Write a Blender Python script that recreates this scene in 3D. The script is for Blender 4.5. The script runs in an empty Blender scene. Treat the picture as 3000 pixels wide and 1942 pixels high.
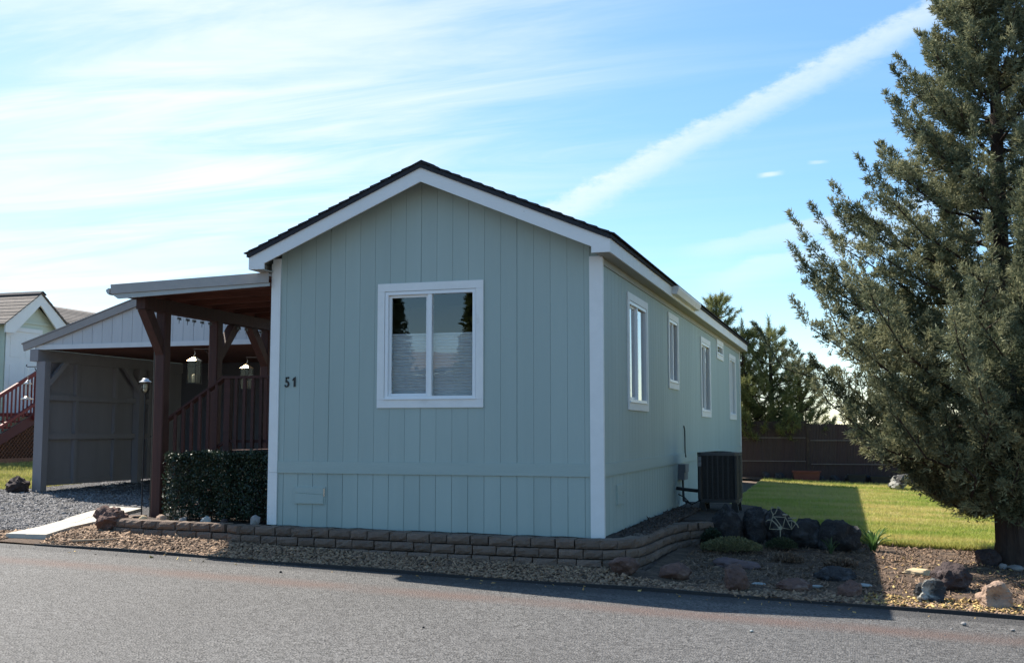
import bpy, bmesh, math, random
import numpy as np
from mathutils import Vector, Matrix, noise as mnoise
rad = math.radians
rng = np.random.default_rng(7)
random.seed(7)
sc = bpy.context.scene
C = sc.collection

# ------------------------------------------------------------------ camera
cam_d = bpy.data.cameras.new('camera'); cam = bpy.data.objects.new('camera', cam_d); C.objects.link(cam)
cam.location = (2.7676, -12.2645, 1.1864)
cam.rotation_euler = (rad(90 + 5.1915), 0, rad(17.4027))
cam_d.sensor_width = 36; cam_d.sensor_fit = 'HORIZONTAL'; cam_d.lens = 38.474
cam_d.clip_start = 0.05; cam_d.clip_end = 3000
sc.camera = cam

# ------------------------------------------------------------------ light
SUNV = Vector((0.72, -0.36, -1.0)).normalized()          # the way the sunlight travels
sun_el = math.asin(-SUNV.z); sun_az = math.atan2(-SUNV.x, -SUNV.y)   # clockwise from +Y
sd = bpy.data.lights.new('sun', 'SUN'); so = bpy.data.objects.new('sun', sd); C.objects.link(so)
sd.energy = 5.0; sd.angle = rad(0.53); sd.color = (1.0, 0.93, 0.82)
so.rotation_euler = SUNV.to_track_quat('-Z', 'Y').to_euler(); so.location = (-30, 15, 40)

W = bpy.data.worlds.new('World'); sc.world = W; W.use_nodes = True
def build_world():
    nt = W.node_tree; N = nt.nodes; L = nt.links; N.clear()
    out = N.new('ShaderNodeOutputWorld'); bg = N.new('ShaderNodeBackground'); bg.inputs[1].default_value = 0.107
    sky = N.new('ShaderNodeTexSky'); sky.sky_type = 'NISHITA'; sky.sun_disc = False
    sky.sun_elevation = sun_el; sky.sun_rotation = sun_az
    sky.altitude = 900; sky.air_density = 1.0; sky.dust_density = 0.25; sky.ozone_density = 1.6
    L.new(bg.outputs[0], out.inputs[0])
    tc = N.new('ShaderNodeTexCoord'); dirv = tc.outputs['Generated']
    def math_(op, a, b=None, c=None, clamp=False):
        n = N.new('ShaderNodeMath'); n.operation = op; n.use_clamp = clamp
        for i, v in enumerate((a, b, c)):
            if v is None: continue
            if isinstance(v, (int, float)): n.inputs[i].default_value = v
            else: L.new(v, n.inputs[i])
        return n.outputs[0]
    def dot(vec):
        n = N.new('ShaderNodeVectorMath'); n.operation = 'DOT_PRODUCT'; L.new(dirv, n.inputs[0]); n.inputs[1].default_value = vec
        return n.outputs['Value']
    def mr(v, a, b, c=0.0, d=1.0):
        n = N.new('ShaderNodeMapRange'); n.interpolation_type = 'SMOOTHSTEP'; L.new(v, n.inputs[0])
        for i, x in enumerate((a, b, c, d)): n.inputs[i + 1].default_value = x
        return n.outputs[0]
    def noise(scale, det=5, rough=.55, stretch=(1, 1, 1), rot=(0, 0, 0), vec=None, dist=0.0):
        m = N.new('ShaderNodeMapping'); L.new(vec or dirv, m.inputs[0]); m.inputs['Scale'].default_value = stretch; m.inputs['Rotation'].default_value = rot
        t = N.new('ShaderNodeTexNoise'); t.inputs['Scale'].default_value = scale; t.inputs['Detail'].default_value = det
        t.inputs['Roughness'].default_value = rough; t.inputs['Distortion'].default_value = dist
        L.new(m.outputs[0], t.inputs[0]); return t.outputs[0]
    # cirrus sheet: the view ray met with a high flat layer
    sep = N.new('ShaderNodeSeparateXYZ'); L.new(dirv, sep.inputs[0])
    zz = math_('MAXIMUM', sep.outputs[2], 0.03); zz = math_('ADD', zz, 0.06)
    px = math_('DIVIDE', sep.outputs[0], zz); py = math_('DIVIDE', sep.outputs[1], zz)
    cb = N.new('ShaderNodeCombineXYZ'); L.new(px, cb.inputs[0]); L.new(py, cb.inputs[1]); plane = cb.outputs[0]
    streak = noise(2.0, 7, .60, (0.34, 1.4, 1), (0, 0, rad(-14)), plane, 1.0)
    broad = noise(0.55, 3, .5, (0.7, 1.0, 1), (0, 0, rad(-14)), plane, 0.3)
    toward = dot((-0.80, 0.46, 0.39))            # the sunward sky is the veiled one
    veil = mr(toward, 0.60, 0.985)
    d1 = math_('MULTIPLY', mr(streak, 0.28, 0.74), mr(broad, 0.25, 0.62))
    d1 = math_('MULTIPLY_ADD', d1, 0.9, math_('MULTIPLY', veil, 0.24))
    cir = math_('ADD', math_('MULTIPLY', d1, math_('MULTIPLY_ADD', veil, 0.9, 0.12)), math_('MULTIPLY_ADD', mr(toward, 0.0, 0.75), 0.12, 0.04), clamp=True)
    # vapour trails: great circles with a frayed edge
    def trail(n, axis, w0, w1, lo, hi, amp, strength, sc_=60.0, str_=(1, 1, 1)):
        q = dot(n); nz = noise(sc_, 5, .65, str_); nz2 = noise(9, 3, .5)
        q = math_('ADD', q, math_('MULTIPLY', math_('SUBTRACT', nz, 0.5), amp))
        q = math_('ADD', q, math_('MULTIPLY', math_('SUBTRACT', nz2, 0.5), amp * 0.9))
        a = mr(q, -w0, -w0 * 0.35); b = mr(q, w1 * 0.05, w1, 1.0, 0.0)
        t = dot(axis); e = math_('MULTIPLY', mr(t, lo[0], lo[1]), mr(t, hi[0], hi[1], 1.0, 0.0))
        body = math_('MULTIPLY_ADD', nz, 0.7, 0.45)
        return math_('MULTIPLY', math_('MULTIPLY', math_('MULTIPLY', a, b), e), math_('MULTIPLY', body, strength), clamp=True)
    t1 = trail((0.3962, 0.2903, -0.871), (0.90, 0.0, 0.41), 0.015, 0.022, (-0.22, -0.12), (0.9, 1.0), 0.017, 0.70, 75.0, (1, 1, 2.2))
    t2 = trail((0.165, 0.1805, -0.9696), (1, 0, 0), 0.008, 0.017, (-0.165, -0.10), (0.1, 0.3), 0.014, 0.42, 20.0, (1, 1, 4))
    t3 = trail((0.2327, 0.1585, -0.9595), (1, 0, 0), 0.010, 0.022, (-0.150, -0.09), (0.1, 0.3), 0.014, 0.42, 20.0, (1, 1, 4))
    t4 = trail((0.0657, 0.2291, -0.9712), (1, 0, 0), 0.0035, 0.0030, (-0.080, -0.068), (-0.066, -0.052), 0.003, 0.85, 60.0, (1, 1, 4))
    t5 = trail((-0.0041, 0.233, -0.9725), (1, 0, 0), 0.0025, 0.0025, (-0.036, -0.028), (-0.026, -0.014), 0.003, 0.5, 60.0, (1, 1, 4))
    s = math_('MAXIMUM', math_('MAXIMUM', t1, t2), math_('MAXIMUM', t3, math_('MAXIMUM', t4, t5)))
    tot = math_('SUBTRACT', 1.0, math_('MULTIPLY', math_('SUBTRACT', 1.0, s), math_('SUBTRACT', 1.0, cir)), clamp=True)
    mix = N.new('ShaderNodeMix'); mix.data_type = 'RGBA'; L.new(tot, mix.inputs[0])
    sat = N.new('ShaderNodeHueSaturation'); sat.inputs['Hue'].default_value = 0.494; sat.inputs['Saturation'].default_value = 1.3; L.new(sky.outputs[0], sat.inputs['Color'])
    L.new(sat.outputs[0], mix.inputs[6])
    # cloud brightness follows the sun side of the sky
    cw = N.new('ShaderNodeMix'); cw.data_type = 'RGBA'; L.new(mr(toward, 0.45, 0.95), cw.inputs[0])
    cw.inputs[6].default_value = (4.3, 4.9, 5.3, 1); cw.inputs[7].default_value = (5.0, 5.3, 5.5, 1)
    L.new(cw.outputs[2], mix.inputs[7]); L.new(mix.outputs[2], bg.inputs[0])
build_world()
vs = sc.view_settings; vs.view_transform = 'Standard'; vs.look = 'None'; vs.exposure = 1.0; vs.gamma = 1.0; vs.use_curve_mapping = False
sc.cycles.max_bounces = 7; sc.cycles.transparent_max_bounces = 10; sc.cycles.use_denoising = True
sc.cycles.caustics_reflective = False; sc.cycles.caustics_refractive = False

# ------------------------------------------------------------------ helpers
def link(o, parent=None):
    C.objects.link(o)
    if parent is not None: o.parent = parent
    return o
def tag(o, label=None, cat=None, group=None, kind=None):
    if label: o['label'] = label
    if cat: o['category'] = cat
    if group: o['group'] = group
    if kind: o['kind'] = kind
    return o
def empty(name, loc, label, cat, group=None, rz=0.0):
    o = bpy.data.objects.new(name, None); o.empty_display_size = .1
    o.location = loc; o.rotation_euler = (0, 0, rz); link(o); return tag(o, label, cat, group)
def under(o, root):
    """parent o (modelled in world coordinates) to root without moving it"""
    o.parent = root
    if root.type == 'EMPTY':
        M = Matrix.Translation(Vector(root.location)) @ Matrix.Rotation(root.rotation_euler[2], 4, 'Z')
        o.matrix_parent_inverse = M.inverted()
    return o
class MB:
    def part(s, name, mat, root, smooth=False): return under(s.build(name, mat, None, smooth), root)
    def __init__(s): s.v = []; s.f = []
    def add(s, vs_, fs_):
        o = len(s.v); s.v += [tuple(x) for x in vs_]; s.f += [tuple(i + o for i in f) for f in fs_]; return s
    def box(s, x0, x1, y0, y1, z0, z1):
        return s.add([(x0, y0, z0), (x1, y0, z0), (x1, y1, z0), (x0, y1, z0), (x0, y0, z1), (x1, y0, z1), (x1, y1, z1), (x0, y1, z1)],
                     [(0, 3, 2, 1), (4, 5, 6, 7), (0, 1, 5, 4), (1, 2, 6, 5), (2, 3, 7, 6), (3, 0, 4, 7)])
    def prism(s, pts, a, b):      # pts: list of 3D points (one cap), a->b offset vectors
        n = len(pts); A = [Vector(p) + Vector(a) for p in pts]; B = [Vector(p) + Vector(b) for p in pts]
        fs = [tuple(range(n)), tuple(range(2 * n - 1, n - 1, -1))] + [(i, i + n, (i + 1) % n + n, (i + 1) % n) for i in range(n)]
        return s.add(A + B, [tuple(reversed(f)) for f in fs])
    def bar(s, p, q, w, h, up=(0, 0, 1)):
        p, q = Vector(p), Vector(q); d = (q - p).normalized(); r = d.cross(Vector(up))
        if r.length < 1e-4: r = d.cross(Vector((0, 1, 0)))
        r.normalize(); u = r.cross(d)
        c = [(-w / 2, -h / 2), (w / 2, -h / 2), (w / 2, h / 2), (-w / 2, h / 2)]
        vs_ = [p + r * a + u * b for a, b in c] + [q + r * a + u * b for a, b in c]
        return s.add(vs_, [(0, 1, 2, 3), (7, 6, 5, 4), (0, 4, 5, 1), (1, 5, 6, 2), (2, 6, 7, 3), (3, 7, 4, 0)])
    def tube(s, pts, r, n=8, cap=True):
        pts = [Vector(p) for p in pts]; m = len(pts)
        rr = r if isinstance(r, (list, tuple)) else [r] * m
        o = len(s.v); ref = None
        for i, p in enumerate(pts):
            t = (pts[min(i + 1, m - 1)] - pts[max(i - 1, 0)]).normalized()
            if ref is None:
                ref = t.cross(Vector((0, 0, 1)));
                if ref.length < .05: ref = t.cross(Vector((1, 0, 0)))
            ref = (ref - t * ref.dot(t)).normalized(); b = t.cross(ref)
            for k in range(n):
                a = 2 * math.pi * k / n; s.v.append(tuple(p + (ref * math.cos(a) + b * math.sin(a)) * rr[i]))
        for i in range(m - 1):
            for k in range(n):
                s.f.append((o + i * n + k, o + i * n + (k + 1) % n, o + (i + 1) * n + (k + 1) % n, o + (i + 1) * n + k))
        if cap:
            s.f.append(tuple(o + k for k in range(n - 1, -1, -1))); s.f.append(tuple(o + (m - 1) * n + k for k in range(n)))
        return s
    def lathe(s, c, prof, n=16):
        o = len(s.v); c = Vector(c)
        for r, z in prof:
            for k in range(n):
                a = 2 * math.pi * k / n; s.v.append((c.x + r * math.cos(a), c.y + r * math.sin(a), c.z + z))
        for i in range(len(prof) - 1):
            for k in range(n):
                s.f.append((o + i * n + k, o + i * n + (k + 1) % n, o + (i + 1) * n + (k + 1) % n, o + (i + 1) * n + k))
        s.f.append(tuple(o + k for k in range(n - 1, -1, -1))); s.f.append(tuple(o + (len(prof) - 1) * n + k for k in range(n)))
        return s
    def mesh(s, name, mat, smooth=False):
        me = bpy.data.meshes.new(name); me.from_pydata(s.v, [], s.f); me.update()
        if mat: me.materials.append(mat)
        if smooth: me.shade_smooth()
        return me
    def build(s, name, mat, parent=None, smooth=False, org=None):
        if org is not None:
            s.v = [(a - org[0], b - org[1], c - org[2]) for a, b, c in s.v]
        o = bpy.data.objects.new(name, s.mesh(name, mat, smooth))
        if org is not None: o.location = org
        return link(o, parent)
def np_obj(name, V, F, mat, parent=None, tint=None, smooth=False):
    V = np.asarray(V, np.float32).reshape(-1, 3); F = np.asarray(F, np.int32); k = F.shape[1]
    me = bpy.data.meshes.new(name); me.vertices.add(len(V)); me.vertices.foreach_set('co', V.ravel())
    me.loops.add(F.size); me.loops.foreach_set('vertex_index', F.ravel())
    me.polygons.add(len(F)); me.polygons.foreach_set('loop_start', np.arange(0, F.size, k, dtype=np.int32))
    me.polygons.foreach_set('loop_total', np.full(len(F), k, np.int32))
    if tint is not None:
        a = me.attributes.new('tint', 'FLOAT', 'POINT'); a.data.foreach_set('value', np.asarray(tint, np.float32).ravel())
    me.materials.append(mat); me.update(calc_edges=True); me.validate()
    if smooth: me.shade_smooth()
    return link(bpy.data.objects.new(name, me), parent)

# ------------------------------------------------------------------ materials
def mat(name, c1, c2=None, scale=6.0, rough=.8, bump=0.0, bscale=60.0, stretch=(1, 1, 1), metal=0.0, spec=.35, rnd=0.0,
        c3=None, c3scale=1.5, c3cut=(.5, .7), world=False, tint=None, trans=0.0, bdist=.01, detail=6):
    m = bpy.data.materials.new(name); m.use_nodes = True
    nt = m.node_tree; N = nt.nodes; L = nt.links; b = N['Principled BSDF']
    b.inputs['Roughness'].default_value = rough; b.inputs['Metallic'].default_value = metal
    b.inputs['Specular IOR Level'].default_value = spec
    if world: src = N.new('ShaderNodeNewGeometry').outputs['Position']
    else: src = N.new('ShaderNodeTexCoord').outputs['Object']
    mp = N.new('ShaderNodeMapping'); mp.inputs['Scale'].default_value = stretch; L.new(src, mp.inputs[0])
    def nz(s_, d=detail, r=.6):
        t = N.new('ShaderNodeTexNoise'); t.inputs['Scale'].default_value = s_; t.inputs['Detail'].default_value = d; t.inputs['Roughness'].default_value = r
        L.new(mp.outputs[0], t.inputs[0]); return t.outputs[0]
    def mixc(f, a, bb):
        x = N.new('ShaderNodeMix'); x.data_type = 'RGBA'; L.new(f, x.inputs[0])
        for i, v in ((6, a), (7, bb)):
            if isinstance(v, tuple): x.inputs[i].default_value = (*v, 1)
            else: L.new(v, x.inputs[i])
        return x.outputs[2]
    def ramp(v, lo, hi):
        r = N.new('ShaderNodeMapRange'); L.new(v, r.inputs[0]); r.inputs[1].default_value = lo; r.inputs[2].default_value = hi; return r.outputs[0]
    col = c1
    if c2 is not None: col = mixc(ramp(nz(scale), .33, .67), c1, c2)
    if c3 is not None: col = mixc(ramp(nz(c3scale, 4), *c3cut), col, c3)
    if tint is not None:
        at = N.new('ShaderNodeAttribute'); at.attribute_name = 'tint'; col = mixc(at.outputs['Fac'], col, tint)
    if rnd:
        oi = N.new('ShaderNodeObjectInfo'); hs = N.new('ShaderNodeHueSaturation')
        if isinstance(col, tuple): hs.inputs['Color'].default_value = (*col, 1)
        else: L.new(col, hs.inputs['Color'])
        v = N.new('ShaderNodeMapRange'); L.new(oi.outputs['Random'], v.inputs[0]); v.inputs[3].default_value = 1 - rnd; v.inputs[4].default_value = 1 + rnd
        L.new(v.outputs[0], hs.inputs['Value']); col = hs.outputs[0]
    if isinstance(col, tuple): b.inputs['Base Color'].default_value = (*col, 1)
    else: L.new(col, b.inputs['Base Color'])
    if bump:
        bp = N.new('ShaderNodeBump'); bp.inputs['Strength'].default_value = bump; bp.inputs['Distance'].default_value = bdist
        L.new(nz(bscale, 4, .65), bp.inputs['Height']); L.new(bp.outputs[0], b.inputs['Normal'])
    if trans:
        tr = N.new('ShaderNodeBsdfTranslucent'); ms = N.new('ShaderNodeMixShader'); ms.inputs[0].default_value = trans
        if isinstance(col, tuple): tr.inputs[0].default_value = (*col, 1)
        else: L.new(col, tr.inputs[0])
        L.new(b.outputs[0], ms.inputs[1]); L.new(tr.outputs[0], ms.inputs[2]); L.new(ms.outputs[0], N['Material Output'].inputs[0])
    return m
def glass_mat(name, ior=1.55, tintc=(.965, .975, .97), mul=2.0, add=.03):
    m = bpy.data.materials.new(name); m.use_nodes = True; nt = m.node_tree; N = nt.nodes; L = nt.links
    N.remove(N['Principled BSDF']); fr = N.new('ShaderNodeFresnel'); fr.inputs[0].default_value = ior
    g = N.new('ShaderNodeBsdfGlossy'); g.inputs['Roughness'].default_value = .0; t = N.new('ShaderNodeBsdfTransparent'); t.inputs[0].default_value = (*tintc, 1)
    mx = N.new('ShaderNodeMixShader'); dbl = N.new('ShaderNodeMath'); dbl.operation = 'MULTIPLY_ADD'; dbl.inputs[1].default_value = mul; dbl.inputs[2].default_value = add; dbl.use_clamp = True
    L.new(fr.outputs[0], dbl.inputs[0]); gm = N.new('ShaderNodeNewGeometry'); fb = N.new('ShaderNodeMath'); fb.operation = 'SUBTRACT'; fb.inputs[0].default_value = 1.0; L.new(gm.outputs['Backfacing'], fb.inputs[1])
    fm = N.new('ShaderNodeMath'); fm.operation = 'MULTIPLY'; L.new(dbl.outputs[0], fm.inputs[0]); L.new(fb.outputs[0], fm.inputs[1]); L.new(fm.outputs[0], mx.inputs[0]); L.new(t.outputs[0], mx.inputs[1]); L.new(g.outputs[0], mx.inputs[2])
    nz = N.new('ShaderNodeTexNoise'); nz.inputs['Scale'].default_value = 2.2; bp = N.new('ShaderNodeBump'); bp.inputs['Strength'].default_value = .05; bp.inputs['Distance'].default_value = .02
    tc = N.new('ShaderNodeTexCoord'); L.new(tc.outputs['Object'], nz.inputs[0]); L.new(nz.outputs[0], bp.inputs['Height']); L.new(bp.outputs[0], g.inputs['Normal'])
    L.new(mx.outputs[0], N['Material Output'].inputs[0]); return m

SIDING = mat('sage_siding_paint', (.375, .45, .425), (.352, .427, .402), 3, .62, .35, 55, (1, 1, .12), rnd=.03, c3=(.315, .385, .362), c3scale=.7, c3cut=(.5, .8), bdist=.004)
BAND = mat('sage_band_paint', (.37, .445, .42), (.342, .417, .392), 4, .6, .5, 30, (.25, .25, 2.5), bdist=.005)
WHITE = mat('white_trim_paint', (.80, .80, .79), (.75, .75, .74), 5, .55, .15, 50, c3=(.55, .53, .5), c3scale=2.4, c3cut=(.62, .8))
RAKE = mat('weathered_white_paint', (.79, .79, .78), (.75, .75, .74), 5, .6, .2, 40, (.5, 1, 1), c3=(.34, .31, .28), c3scale=9, c3cut=(.68, .73))
SOFFIT = mat('soffit_paint', (.40, .40, .36), (.36, .36, .33), 4, .7)
SHINGLE = mat('charcoal_shingle', (.035, .036, .044), (.02, .021, .026), 40, .9, .6, 160, rnd=.2)
VINYL = mat('white_vinyl', (.8, .81, .82), rough=.35)
GLASS = glass_mat('window_glass')
BLIND = mat('pleated_shade_fabric', (.68, .71, .73), (.63, .66, .68), 8, .8, trans=.25)
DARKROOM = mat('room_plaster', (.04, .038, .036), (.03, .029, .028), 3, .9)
REDWOOD = mat('redwood_stain', (.075, .027, .021), (.048, .018, .015), 5, .65, .4, 30, (6, 6, .5), rnd=.15)
REDWOODX = mat('redwood_stain_boards', (.16, .065, .045), (.105, .042, .03), 5, .7, .4, 30, (.5, 6, 6), rnd=.15)
DECKWOOD = mat('deck_stain', (.075, .026, .022), (.05, .018, .016), 6, .7, .4, 30, (.6, 6, 6), rnd=.18)
TAUPE = mat('taupe_paint', (.28, .255, .262), (.25, .228, .235), 4, .7, .25, 40, (1, 1, .3), rnd=.06)
TAUPE_METAL = mat('taupe_metal_trim', (.30, .265, .25), (.27, .24, .228), 5, .45, .1, 60, spec=.4)
PALEGREY = mat('pale_grey_board', (.55, .54, .54), (.49, .485, .49), 4, .7, .25, 40, (1, 1, .2), rnd=.03)
PATIO_METAL = mat('patio_fascia_metal', (.36, .335, .32), (.32, .30, .29), 6, .45, .08, 60)
PATIO_METAL2 = mat('patio_gutter_metal', (.40, .42, .42), (.36, .38, .38), 6, .4)
DARKMETAL = mat('dark_bronze_metal', (.02, .017, .016), (.03, .025, .022), 10, .45, metal=.6)
BRASS = mat('aged_brass', (.42, .31, .15), (.3, .2, .09), 12, .3, metal=.85)
STEEL = mat('bright_steel', (.6, .58, .55), rough=.25, metal=.9)
CANDLE = mat('wax_candle', (.72, .62, .42), (.68, .58, .38), 6, .5)
LAMPGLASS = glass_mat('lamp_glass', 1.45, (.97, .96, .92), .5, 0.0)
FROST = mat('frosted_bulb', (.75, .73, .62), rough=.4, trans=.3)
BLOCK = mat('split_block', (.185, .135, .105), (.13, .095, .077), 9, .92, .9, 45, rnd=.14, c3=(.24, .185, .14), c3scale=5, bdist=.02)
LAVA = mat('dark_lava_rock', (.055, .053, .056), (.028, .027, .03), 9, .95, 1.0, 26, c3=(.13, .13, .14), c3scale=7, c3cut=(.52, .72), bdist=.05)
REDROCK = mat('reddish_rock', (.15, .088, .072), (.09, .056, .049), 6, .92, .9, 22, c3=(.30, .21, .17), c3scale=4, bdist=.03)
BROWNROCK = mat('brown_lava_rock', (.075, .052, .050), (.04, .028, .028), 8, .85, 1.0, 20, c3=(.15, .12, .12), c3scale=6, c3cut=(.55, .75), bdist=.05)
PINKROCK = mat('pink_rock', (.42, .30, .22), (.30, .20, .15), 6, .92, .9, 24, c3=(.17, .11, .08), c3scale=5, c3cut=(.55, .7), bdist=.03)
WHITEROCK = mat('pale_crusted_rock', (.42, .41, .37), (.22, .22, .20), 7, .9, .9, 24, c3=(.04, .04, .042), c3scale=4, c3cut=(.42, .52), bdist=.03)
SANDSTONE = mat('sandstone', (.55, .44, .28), (.46, .36, .22), 6, .9, .5, 40, (1, 1, 4))
SLATE = mat('pale_slate', (.35, .38, .38), (.28, .31, .31), 8, .8, .3, 40)
GREYROCK = mat('grey_rock', (.30, .29, .28), (.2, .19, .19), 9, .92, .8, 30)

ASPHALT = None
def asphalt():
    m = bpy.data.materials.new('asphalt_chipseal'); m.use_nodes = True; nt = m.node_tree; N = nt.nodes; L = nt.links; b = N['Principled BSDF']
    b.inputs['Roughness'].default_value = .7; b.inputs['Specular IOR Level'].default_value = .35
    pos = N.new('ShaderNodeNewGeometry').outputs['Position']
    def nz(s, d=3, r=.6, v=None):
        t = N.new('ShaderNodeTexNoise'); t.inputs['Scale'].default_value = s; t.inputs['Detail'].default_value = d; t.inputs['Roughness'].default_value = r; L.new(v or pos, t.inputs[0]); return t.outputs[0]
    def mp(v, a, b_, c, d):
        n = N.new('ShaderNodeMapRange'); L.new(v, n.inputs[0]); 
        for i, x in enumerate((a, b_, c, d)): n.inputs[i + 1].default_value = x
        return n.outputs[0]
    def mx(f, a, c):
        x = N.new('ShaderNodeMix'); x.data_type = 'RGBA'; 
        if isinstance(f, float): x.inputs[0].default_value = f
        else: L.new(f, x.inputs[0])
        for i, v in ((6, a), (7, c)):
            if isinstance(v, tuple): x.inputs[i].default_value = (*v, 1)
            else: L.new(v, x.inputs[i])
        return x.outputs[2]
    vor = N.new('ShaderNodeTexVoronoi'); vor.inputs['Scale'].default_value = 58; L.new(pos, vor.inputs[0])
    vs_ = N.new('ShaderNodeSeparateColor'); L.new(vor.outputs['Color'], vs_.inputs[0])
    fine = mp(vs_.outputs[0], 0.0, 1.0, 0.0, 1.0)
    col = mx(fine, (.018, .0178, .0185), (.160, .156, .154))
    big = nz(.45, 5); col = mx(mp(big, .35, .7, 0, .42), col, (.058, .0555, .055))
    sep = N.new('ShaderNodeSeparateXYZ'); L.new(pos, sep.inputs[0])
    def band(c, w, wob, soft):
        y = N.new('ShaderNodeMath'); y.operation = 'MULTIPLY_ADD'; L.new(mp(nz(.5, 4), 0, 1, -1, 1), y.inputs[0]); y.inputs[1].default_value = wob; L.new(sep.outputs[1], y.inputs[2])
        s_ = N.new('ShaderNodeMath'); s_.operation = 'SUBTRACT'; L.new(y.outputs[0], s_.inputs[0]); s_.inputs[1].default_value = c
        a = N.new('ShaderNodeMath'); a.operation = 'ABSOLUTE'; L.new(s_.outputs[0], a.inputs[0])
        return mp(a.outputs[0], w, w + soft, 1, 0)
    def mul(a, k):
        n = N.new('ShaderNodeMath'); n.operation = 'MULTIPLY'; L.new(a, n.inputs[0])
        if isinstance(k, float): n.inputs[1].default_value = k
        else: L.new(k, n.inputs[1])
        return n.outputs[0]
    red = mul(band(-2.3, .05, .12, .28), mp(nz(1.1, 5), .3, .6, .25, .75))
    col = mx(red, col, (.105, .066, .055))
    seal = mul(band(-1.25, .22, .05, .12), .62); col = mx(seal, col, (.03, .03, .032))
    L.new(col, b.inputs['Base Color'])
    bp = N.new('ShaderNodeBump'); bp.inputs['Strength'].default_value = .9; bp.inputs['Distance'].default_value = .012; L.new(vor.outputs['Distance'], bp.inputs['Height']); L.new(bp.outputs[0], b.inputs['Normal'])
    return m
ASPHALT = asphalt()
DIRT = mat('dry_soil', (.16, .115, .085), (.11, .08, .06), 3, .95, .6, 40, world=True)
SOILDARK = mat('dark_bed_soil', (.075, .055, .045), (.05, .037, .03), 8, .95, .9, 50, world=True, bdist=.03)
MULCH = mat('bark_mulch', (.12, .08, .056), (.06, .042, .031), 14, .95, .9, 45, world=True, c3=(.17, .12, .082), c3scale=5, bdist=.03)
CHIPS = mat('bark_flakes', (.07, .045, .032), (.11, .072, .05), 1, .9, tint=(.30, .205, .14))
TANGRAVEL = mat('tan_river_gravel', (.12, .074, .05), (.175, .115, .078), 1, .85, tint=(.40, .275, .18))
GREYGRAVEL = mat('grey_crushed_gravel', (.065, .064, .067), (.10, .098, .10), 1, .9, tint=(.28, .272, .272))
DRIVE = mat('driveway_gravel_bed', (.11, .107, .108), (.055, .054, .055), 22, .95, 1.0, 60, world=True, bdist=.03)
VERGE = mat('gravel_bed', (.16, .11, .08), (.08, .057, .042), 18, .95, 1.0, 50, world=True, bdist=.03)
def lawn_mat(name, g1, g2, dry, drycut, tinted):
    return mat(name, g1, g2, 2.4, .9, .8 if not tinted else 0, 70, (.6, 2.2, 1), world=True, c3=dry, c3scale=.55, c3cut=drycut, tint=(.50, .52, .13) if tinted else None, trans=.35 if tinted else 0, bdist=.03)
LAWN = lawn_mat('lawn_turf', (.12, .19, .028), (.26, .30, .055), (.44, .35, .15), (.38, .58), False)
BLADES = lawn_mat('lawn_blades', (.15, .25, .032), (.32, .39, .065), (.56, .46, .20), (.38, .58), True)
LAWN2 = lawn_mat('dry_turf', (.13, .15, .04), (.2, .2, .06), (.36, .30, .14), (.40, .60), False)
BLADES2 = lawn_mat('dry_blades', (.15, .18, .04), (.24, .24, .07), (.42, .36, .17), (.40, .60), True)
CONCRETE = mat('pale_concrete', (.50, .465, .40), (.44, .41, .355), 7, .85, .4, 60, rnd=.05)
JUNLEAF = mat('juniper_foliage', (.052, .075, .047), (.080, .105, .062), 1.3, .75, tint=(.37, .365, .21), trans=.28, spec=.2)
JUNBARK = mat('juniper_bark', (.085, .058, .045), (.045, .03, .025), 6, .95, 1.0, 14, (4, 4, .35), bdist=.05)
PINELEAF = mat('pine_needles', (.07, .10, .04), (.12, .15, .06), 1.2, .7, tint=(.42, .41, .16), trans=.35, spec=.2)
PINEBARK = mat('pine_bark', (.09, .062, .045), (.05, .035, .028), 8, .95, .8, 20)
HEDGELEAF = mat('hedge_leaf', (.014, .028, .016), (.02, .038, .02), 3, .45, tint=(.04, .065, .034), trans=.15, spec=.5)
LILY = mat('lily_leaf', (.085, .17, .045), (.12, .21, .06), 4, .5, trans=.3)
SAGEBUSH = mat('grey_green_shrub', (.10, .115, .05), (.15, .155, .07), 4, .8, tint=(.25, .22, .12), trans=.2)
REED = mat('reed_screen', (.095, .066, .058), (.055, .038, .035), 30, .95, .8, 60, (9, 9, .25), c3=(.075, .045, .045), c3scale=.25, bdist=.01)
REEDRAIL = mat('fence_rail', (.20, .165, .15), (.16, .13, .115), 8, .8)
TERRA = mat('terracotta_plastic', (.17, .055, .042), (.14, .046, .036), 6, .7)
BLACKPL = mat('black_plastic', (.018, .018, .02), (.026, .026, .028), 8, .6)
ACPAINT = mat('charcoal_ac_paint', (.020, .022, .028), (.026, .028, .034), 6, .45, spec=.4)
ACTOP = mat('ac_top_paint', (.05, .06, .075), (.04, .048, .06), 6, .3, metal=.4)
STICKER = mat('faded_sticker', (.25, .27, .30), (.13, .14, .16), 30, .6)
GREYPL = mat('grey_pvc', (.16, .165, .18), (.13, .135, .15), 6, .5)
BIKE = mat('cream_painted_wire', (.40, .38, .29), (.3, .28, .21), 10, .55)
BLACKNUM = mat('black_numeral', (.012, .012, .014), rough=.4)
NGREEN = mat('pale_mint_siding', (.62, .67, .56), (.58, .63, .52), 3, .7, .2, 40, (.3, .3, 3))
NWHITE = mat('neighbour_white', (.84, .83, .80), (.8, .79, .76), 4, .6)
NROOF = mat('grey_brown_shingle', (.20, .175, .155), (.13, .115, .105), 18, .95, .7, 70, rnd=.22)
NRED = mat('barn_red_rail', (.20, .030, .026), (.15, .022, .02), 6, .6, rnd=.1)
NLAT = mat('brown_lattice', (.27, .125, .075), (.21, .095, .058), 6, .8)
STICK = mat('weathered_stick', (.36, .27, .18), (.26, .19, .13), 10, .9)

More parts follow.
